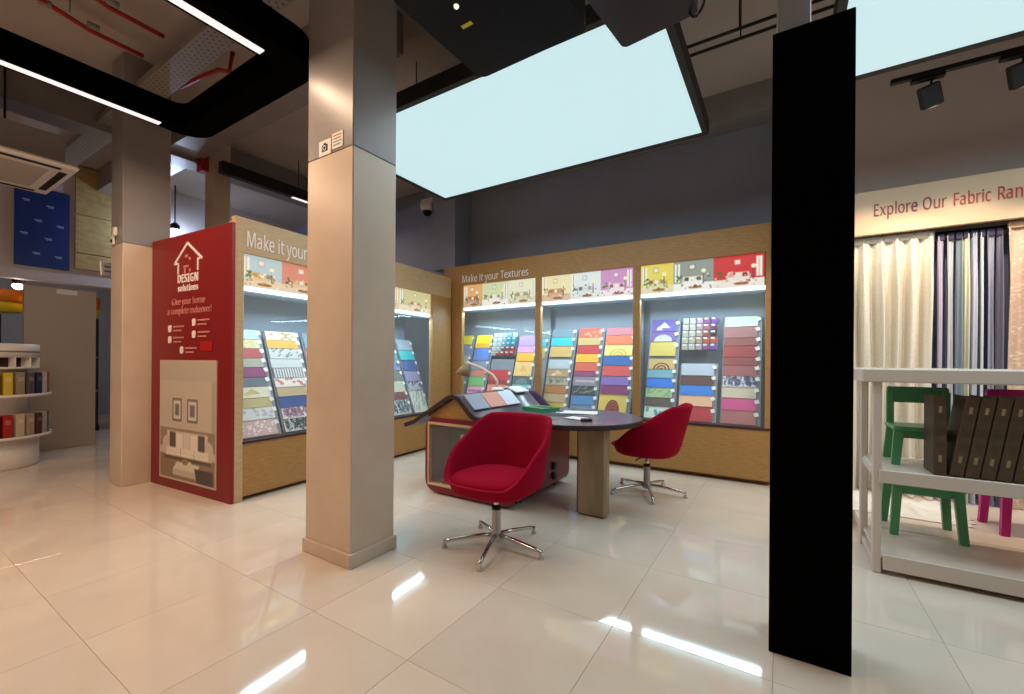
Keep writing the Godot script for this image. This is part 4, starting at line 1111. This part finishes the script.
func build_right() -> void:
	var t := thing("white_rack", "white metal display rack with three levels at the right edge", "rack", Vector3(1.55, 0, -3.74))
	var X0 := -1.065
	var X1 := 1.05
	for x: float in [X0, X1 - 0.055]:
		for z in [0.22, -0.28]:
			pbox(t, "post", Vector3(x, 0, z + 0.006), Vector3(x + 0.044, 1.2, z + 0.05), M.white_metal, 0.006)
		for y: float in [0.02, 0.585]:
			pbox(t, "side_rail", Vector3(x + 0.01, y, -0.225), Vector3(x + 0.045, y + 0.045, 0.22), M.white_metal, 0.004)
	pbox(t, "top_shelf", Vector3(X0 - 0.06, 1.185, -0.3), Vector3(X1 + 0.06, 1.27, 0.295), M.white_metal, 0.008)
	pbox(t, "middle_shelf", Vector3(X0 + 0.02, 0.6, -0.28), Vector3(X1, 0.64, 0.27), M.white_metal, 0.005)
	pbox(t, "shelf_edge", Vector3(X0 + 0.03, 0.565, 0.262), Vector3(X1, 0.645, 0.282), M.white_metal, 0.004)
	pbox(t, "bottom_shelf", Vector3(X0 + 0.02, 0.1, -0.28), Vector3(X1, 0.125, 0.27), M.white_metal, 0.004)
	pbox(t, "plinth_board", Vector3(X0 + 0.05, 0.03, 0.255), Vector3(X1, 0.125, 0.277), M.white_metal, 0.004)
	pbox(t, "recessed_base", Vector3(X0 + 0.06, 0.0, 0.1), Vector3(X1, 0.1, 0.14), M.white_metal, 0.002)
	# raised display platform behind the rack on which curtains and stools stand
	var pf := thing("display_platform", "low white platform under the curtains behind the rack", "platform", Vector3(2.4, 0, -4.75))
	pbox(pf, "deck", Vector3(-1.9, 0.06, -0.74), Vector3(2.15, 0.125, 0.715), M.white_metal, 0.004)
	pbox(pf, "riser", Vector3(-1.88, 0.0, -0.72), Vector3(2.13, 0.06, 0.64), M.white_metal, 0.002)
	kid_stool("kids_stool", "green wooden stool on the rack's bottom level", Vector3(0.83, 0.126, -4.07), 0.03, M.green_wood, 0.36, 0.38, false, "children's stools under the rack shelf")
	kid_stool("kids_stool", "magenta wooden stool partly cut by the frame, behind the rack", Vector3(1.45, 0.126, -4.45), 0.1, M.magenta_wood, 0.46, 0.36, false, "children's stools under the rack shelf")
	kid_stool("kids_chair", "green wooden children's chair on the rack's middle shelf", Vector3(0.79, 0.641, -3.86), 0.0, M.green_wood, 0.25, 0.34, true, "children's chairs on the rack")
	kid_stool("kids_chair", "magenta wooden children's chair behind the brown binders", Vector3(1.28, 0.641, -3.86), 0.0, M.magenta_wood, 0.25, 0.34, true, "children's chairs on the rack")
	# brown binders
	var order := ["upright brown binder, leftmost on the rack's middle shelf", "leaning brown binder, second from the left on the shelf", "leaning brown binder, third from the left on the shelf", "leaning brown binder, fourth from the left on the shelf", "leaning brown binder, fifth from the left on the shelf", "leaning brown binder, sixth from the left on the shelf", "leaning brown binder, seventh from the left, cut by the frame edge"]
	for i in order.size():
		var b := thing("brown_binder", order[i], "binder", Vector3(0.765 + (0.0 if i == 0 else 0.006 + i * 0.064), 0.642 + (0.0 if i == 0 else 0.009), -3.49), 0.0, "brown binders on the rack")
		var lean := 0.0 if i == 0 else -0.15
		b.rotation.z = lean
		var w := 0.058
		var h := 0.47
		pbox(b, "spine", Vector3(0, 0, -0.012), Vector3(w, h, 0.0), M.brown_binder, 0.004)
		for x in [0.0, w - 0.006]:
			pbox(b, "cover", Vector3(x, 0, -0.21), Vector3(x + 0.006, h, -0.01), M.brown_binder, 0.002)
		pbox(b, "sheet_block", Vector3(0.008, 0.012, -0.2), Vector3(w - 0.008, h - 0.01, -0.012), M.board_grey, 0.002)
		for y in [0.08, 0.37]:
			pbox(b, "spine_label", Vector3(w * 0.38, y, -0.001), Vector3(w * 0.62, y + 0.04, 0.0015), mat("label_tan", col(150, 128, 90), 0.5), 0.0005)
	# fascia with lettering
	var f := thing("fabric_fascia", "cream fascia board lettered above the curtains", "fascia sign", Vector3(1.7, 2.46, -5.0))
	pbox(f, "board", Vector3(-1.68, 0.0, -0.04), Vector3(2.2, 0.395, 0.0), mat("fascia_cream", col(216, 188, 154), 0.5), 0.004)
	pbox(f, "soffit", Vector3(-1.68, 0.3, -0.48), Vector3(2.2, 0.395, -0.04), M.fascia_cream, 0.004)
	for q in [["Explore", 0.695, 0.985, M.lettering_purple], ["Our", 1.02, 1.165, mat("lettering_plum", col(140, 46, 56), 0.5)], ["Fabric", 1.21, 1.425, mat("lettering_rust", col(176, 50, 42), 0.5)], ["Range", 1.465, 1.69, M.lettering_red]]:
		text_fit(f, q[0], 0.14, q[3], q[1] - 1.7, q[2] - 1.7, 0.21, 0.004)
	var rail := thing("curtain_rail", "dark curtain rail under the fascia board", "rail", Vector3(1.7, 2.44, -5.19))
	mi(rail, "rod", tube([Vector3(-1.6, 0, 0), Vector3(2.1, 0, 0)], 0.018, 8), M.black)
	for x in [-1.5, 2.0]:
		mi(rail, "bracket", tube([Vector3(x, 0, 0), Vector3(x, 0.32, 0)], 0.012, 8), M.black)
	var cu := thing("curtain", "pleated cream curtain hanging left under the fascia", "curtain", Vector3(0, 0, -5.1))
	mi(cu, "cloth", fabric(0.2, 1.115, 8.5, 0.065, 0.13, 2.44, 0.4, 0.0), M.cream_curtain)
	pbox(cu, "heading_tape", Vector3(0.2, 2.4, -0.012), Vector3(1.115, 2.455, 0.012), M.cream_curtain, 0.003)
	var strips := [[1.13, 0.055, col(150, 140, 172), "lavender"], [1.19, 0.055, col(176, 180, 190), "silver grey"], [1.245, 0.05, col(96, 118, 134), "teal grey"], [1.29, 0.045, col(216, 214, 178), "pale straw"], [1.335, 0.053, col(150, 160, 184), "powder blue"], [1.39, 0.04, col(196, 204, 206), "ice white"], [1.43, 0.055, col(126, 132, 158), "slate blue"], [1.485, 0.045, col(70, 70, 92), "dark indigo"]]
	for i in strips.size():
		var s: Array = strips[i]
		var l := thing("fabric_length", "narrow %s fabric length hanging between the two wider curtains" % s[3], "fabric", Vector3(s[0], 0, -5.1), 0.0, "hanging fabric lengths")
		mi(l, "cloth", fabric(0.003, s[1] - 0.008, 0.75, 0.034, 0.13, 2.4, i * 1.3, 0.0), plainc((s[2] as Color).lightened(0.25), 0.6))
		pbox(l, "heading_tape", Vector3(0.003, 2.36, -0.01), Vector3(s[1] - 0.008, 2.415, 0.01), mat("tape_dark", col(56, 50, 78), 0.7), 0.002)
	var dark := thing("curtain", "dark slate curtain hanging behind the narrow fabric lengths", "curtain", Vector3(0, 0, -5.3))
	mi(dark, "cloth", fabric(1.08, 1.62, 4.0, 0.03, 0.13, 2.4, 0.9, 0.0), mat("slate_cloth", col(104, 112, 136), 0.8))
	var im := Image.create(128, 256, false, Image.FORMAT_RGB8)
	im.fill(col(206, 182, 164))
	for k in 256:
		for q in [30, 94]:
			rect(im, int(q + 9 * sin(k * 0.14 + q)), k, 3, 1, col(238, 228, 214))
	rng.seed = 77
	for k in 40:
		ell(im, rng.randf_range(4, 124), rng.randf_range(4, 250), 5, 3.5, col(234, 222, 206))
	var pc := mat("embroidered_cloth", Color.WHITE, 0.8)
	tri(pc, ImageTexture.create_from_image(im), Vector3(3.5, 1.8, 3.5))
	var c3 := thing("curtain", "pinkish beige embroidered curtain at the right frame edge", "curtain", Vector3(0, 0, -5.08))
	mi(c3, "cloth", fabric(1.545, 2.5, 6.0, 0.06, 0.13, 2.44, 2.1, 0.0), pc)
	pbox(c3, "heading_tape", Vector3(1.545, 2.4, -0.012), Vector3(2.5, 2.455, 0.012), M.plywood_light, 0.003)
	# unseen fabric pieces continue the bay to the wall
	var cloth := thing("crumpled_cloth", "white crumpled cloth lying on the platform behind the stools", "cloth", Vector3(0.8, 0.126, -4.62))
	var rows := []
	var nz := FastNoiseLite.new()
	nz.seed = 4
	nz.frequency = 3.0
	for j in 17:
		var row := []
		for i in 25:
			var u := i / 24.0
			var v := j / 16.0
			var edge := minf(minf(u, 1 - u), minf(v, 1 - v)) * 6.0
			row.append(Vector3((u - 0.5) * 0.8 + 0.06 * nz.get_noise_2d(v * 2, 5.0), 0.004 + 0.07 * clampf(edge, 0, 1) * (0.6 + nz.get_noise_2d(u * 1.5, v * 1.5)), (v - 0.5) * 0.5))
		rows.append(row)
	mi(cloth, "cloth", grid(rows), M.white_plastic)

# ------------------------------------------------------------------ left background
func build_left_hall() -> void:
	# grey partition and lintel of the opening
	var p := thing("partition_panel", "plain grey partition panel standing behind the round colour stand", "partition", Vector3(-8.74, 0, -1.78), LT)
	pbox(p, "panel", Vector3(-0.06, 0.0, -0.38), Vector3(0.0, 2.3, 0.36), mat("partition_grey", col(178, 168, 154), 0.6), 0.005)
	pbox(p, "cap", Vector3(-0.07, 2.3, -0.4), Vector3(0.01, 2.33, 0.38), M.grey_paint, 0.004)
	pbox(p, "name_plate", Vector3(0.0, 2.21, -0.17), Vector3(0.008, 2.28, 0.05), M.white_plastic, 0.002)
	# blue poster and stone-look panel on the lintel wall
	var im := Image.create(64, 120, false, Image.FORMAT_RGB8)
	im.fill(col(22, 50, 120))
	for q in [[8, 20], [36, 24], [22, 48], [48, 52], [6, 70], [34, 74], [20, 98], [46, 100]]:
		rect(im, q[0], q[1], 9, 2, col(150, 170, 210))
		rect(im, q[0] + 2, q[1] + 2, 7, 2, col(120, 140, 190))
	var b := thing("blue_poster", "deep blue poster with scattered small marks on the upper wall", "poster", Vector3(-9.585, 3.28, -1.75))
	mi(b, "print", plate(0.58, 1.2, 0.02), printed("blue_print", im, 0.5), Vector3.ZERO, Vector3(0, PI / 2, 0))
	var s := thing("stone_panel", "yellowish stone-look wall panel right of the blue poster", "wall panel", Vector3(-9.578, 3.4, -2.62))
	for q in [[-0.67, -0.42], [-0.41, 0.2], [0.21, 0.98]]:
		pbox(s, "slab", Vector3(-0.02, q[0], -0.52), Vector3(0.02, q[1], 0.52), M.stone_panel, 0.006)
	var w := thing("hanging_sign", "small white tilted sign beside the left pillar", "sign", Vector3(-6.42, 2.3, -1.7), 0.9)
	mi(w, "plate", cbox(Vector3(0.015, 0.15, 0.4), 0.003), M.white_plastic, Vector3.ZERO, Vector3(0.12, 0, 0))
	for k in 2:
		mi(w, "text_line", cbox(Vector3(0.004, 0.02, 0.3), 0.001), M.board_grey, Vector3(0.009, 0.025 - 0.05 * k, 0), Vector3(0.12, 0, 0))
	mi(w, "bracket", tube([Vector3(-0.005, 0.06, 0.0), Vector3(0.3, 0.07, 0.36)], 0.008, 6), M.white_plastic)
	# dark cabinets seen through the openings and the orange-yellow drums on them
	for q in [[Vector3(-10.6, 0, -2.35), "dark shelf unit in the far hall, seen right of the partition", 0.5], [Vector3(-10.9, 0, -1.05), "dark shelf unit in the far hall at the left frame edge", 0.9]]:
		var d := thing("dark_shelf", q[1], "shelf", q[0])
		pbox(d, "carcass", Vector3(-0.2, 0, -q[2] / 2), Vector3(0.2, 2.0, q[2] / 2), mat("dark_navy", col(26, 28, 46), 0.6), 0.006)
		pbox(d, "plinth", Vector3(-0.21, 0, -q[2] / 2 - 0.01), Vector3(0.21, 0.1, q[2] / 2 + 0.01), M.black, 0.004)
		for y in [0.7, 1.3]:
			pbox(d, "shelf_board", Vector3(0.15, y, -q[2] / 2), Vector3(0.23, y + 0.03, q[2] / 2), M.board_grey, 0.002)
	for q in [[Vector3(-10.4, 2.02, -2.35), "orange and yellow drum on the far shelf right of the partition", 0.26], [Vector3(-10.5, 2.02, -1.36), "orange and yellow drum on the far shelf at the left frame edge", 0.36]]:
		var d := thing("colour_drum", q[1], "drum", q[0])
		mi(d, "orange_band", lathe([[0.0, 0.34], [q[2], 0.34], [q[2], 0.14], [0.0, 0.14]], 28), mat("drum_orange", col(214, 118, 18), 0.4))
		mi(d, "yellow_band", lathe([[0.0, 0.14], [q[2] * 0.985, 0.14], [q[2] * 0.9, 0.0], [0.0, 0.0]], 28), mat("drum_yellow", col(230, 206, 20), 0.4))
	# round stand with colour books
	var c := Vector3(-7.9, 0, -1.0)
	var t := thing("round_colour_stand", "white round stand with tiers of colour books at left edge", "display stand", c)
	mi(t, "drum_base", lathe([[0.0, 0.34], [0.42, 0.34], [0.42, 0.03], [0.4, 0.0], [0.0, 0.0]], 40), M.white_plastic)
	mi(t, "core", lathe([[0.0, 1.465], [0.32, 1.465], [0.32, 0.34], [0.0, 0.34]], 32), M.white_plastic)
	for y: float in [0.36, 0.845]:
		mi(t, "tier_tray", lathe([[0.32, y + 0.012], [0.515, y + 0.012], [0.515, y + 0.03], [0.522, y + 0.03], [0.522, y - 0.004], [0.32, y - 0.004]], 40), M.white_plastic)
	mi(t, "upper_tier", lathe([[0.32, 1.19], [0.42, 1.19], [0.42, 1.165], [0.32, 1.165]], 40), M.white_plastic)
	mi(t, "header_ring", lathe([[0.32, 1.3], [0.42, 1.3], [0.42, 1.46], [0.32, 1.46]], 40), M.white_plastic)
	mi(t, "header_text_band", lathe([[0.42, 1.36], [0.422, 1.36], [0.422, 1.38], [0.42, 1.38]], 40), M.board_grey)
	for i in 16:
		var a := TAU * i / 16.0
		mi(t, "divider", cbox(Vector3(0.11, 0.12, 0.012), 0.002), M.white_plastic, Vector3(0.37 * cos(a), 1.245, -0.37 * sin(a)), Vector3(0, a, 0))
	mi(t, "dark_recess", lathe([[0.322, 1.19], [0.328, 1.19], [0.328, 1.3], [0.322, 1.3]], 32), mat("recess_plum", col(44, 16, 26), 0.6))
	var tones := [[col(150, 84, 62), "terracotta"], [col(206, 198, 186), "ivory"], [col(44, 46, 84), "navy"], [col(90, 84, 92), "charcoal"], [col(150, 140, 120), "taupe"], [col(206, 184, 60), "yellow"], [col(158, 62, 46), "brick red"]]
	var tones2 := [[col(104, 112, 84), "olive"], [col(180, 172, 160), "stone grey"], [col(84, 44, 44), "maroon"], [col(170, 150, 130), "sand"], [col(196, 178, 160), "blush"], [col(164, 30, 34), "scarlet"], [col(86, 96, 118), "steel blue"]]
	for tier in 2:
		var list: Array = [tones2, tones][tier]
		for i in list.size():
			var a := 0.26 - 0.21 * (i - 3)
			var r := 0.43
			var bk := thing("colour_book", "%s colour book on the %s tier of the round stand" % [list[i][1], ["lower", "upper"][tier]], "book", c + Vector3(r * cos(a + 0.35), [0.373, 0.858][tier], -r * sin(a + 0.35) ), a + 0.35, "colour books on the round stand")
			bk.rotation.y = a + 0.35
			mi(bk, "cover", cbox(Vector3(0.14, 0.27, 0.075), 0.004), plainc(list[i][0], 0.45), Vector3(0, 0.135, 0))
			mi(bk, "spine_label", cbox(Vector3(0.004, 0.05, 0.05), 0.001), plainc((list[i][0] as Color).lightened(0.25), 0.5), Vector3(0.071, 0.19, 0))

func _ready() -> void:
	# ---- camera
	var cam := Camera3D.new()
	cam.name = "camera"
	var near := 0.05
	cam.set_frustum(2.0 * near * 347.0 / 430.0, Vector2(0.0, near * 14.0 / 430.0), near, 60.0)
	cam.position = Vector3(0, 1.3, 0)
	cam.rotation_degrees = Vector3(0.0, 32.1, 0.4)
	add_child(cam)
	cam.current = true
	# ---- surroundings: a closed interior, so only a dark background
	var we := WorldEnvironment.new()
	we.name = "world_environment"
	var env := Environment.new()
	env.background_mode = Environment.BG_COLOR
	env.background_color = Color(0.01, 0.01, 0.012)
	env.tonemap_mode = Environment.TONE_MAPPER_LINEAR
	env.tonemap_exposure = 0.9
	env.sdfgi_enabled = true
	env.ssao_enabled = true
	env.ssil_enabled = true
	we.environment = env
	add_child(we)
	make_materials()
	build_ceiling_lights()
	build_room()
	build_pillars()
	build_units()
	build_desk()
	build_right()
	build_left_hall()
	build_ceiling_services()
	build_swatches()
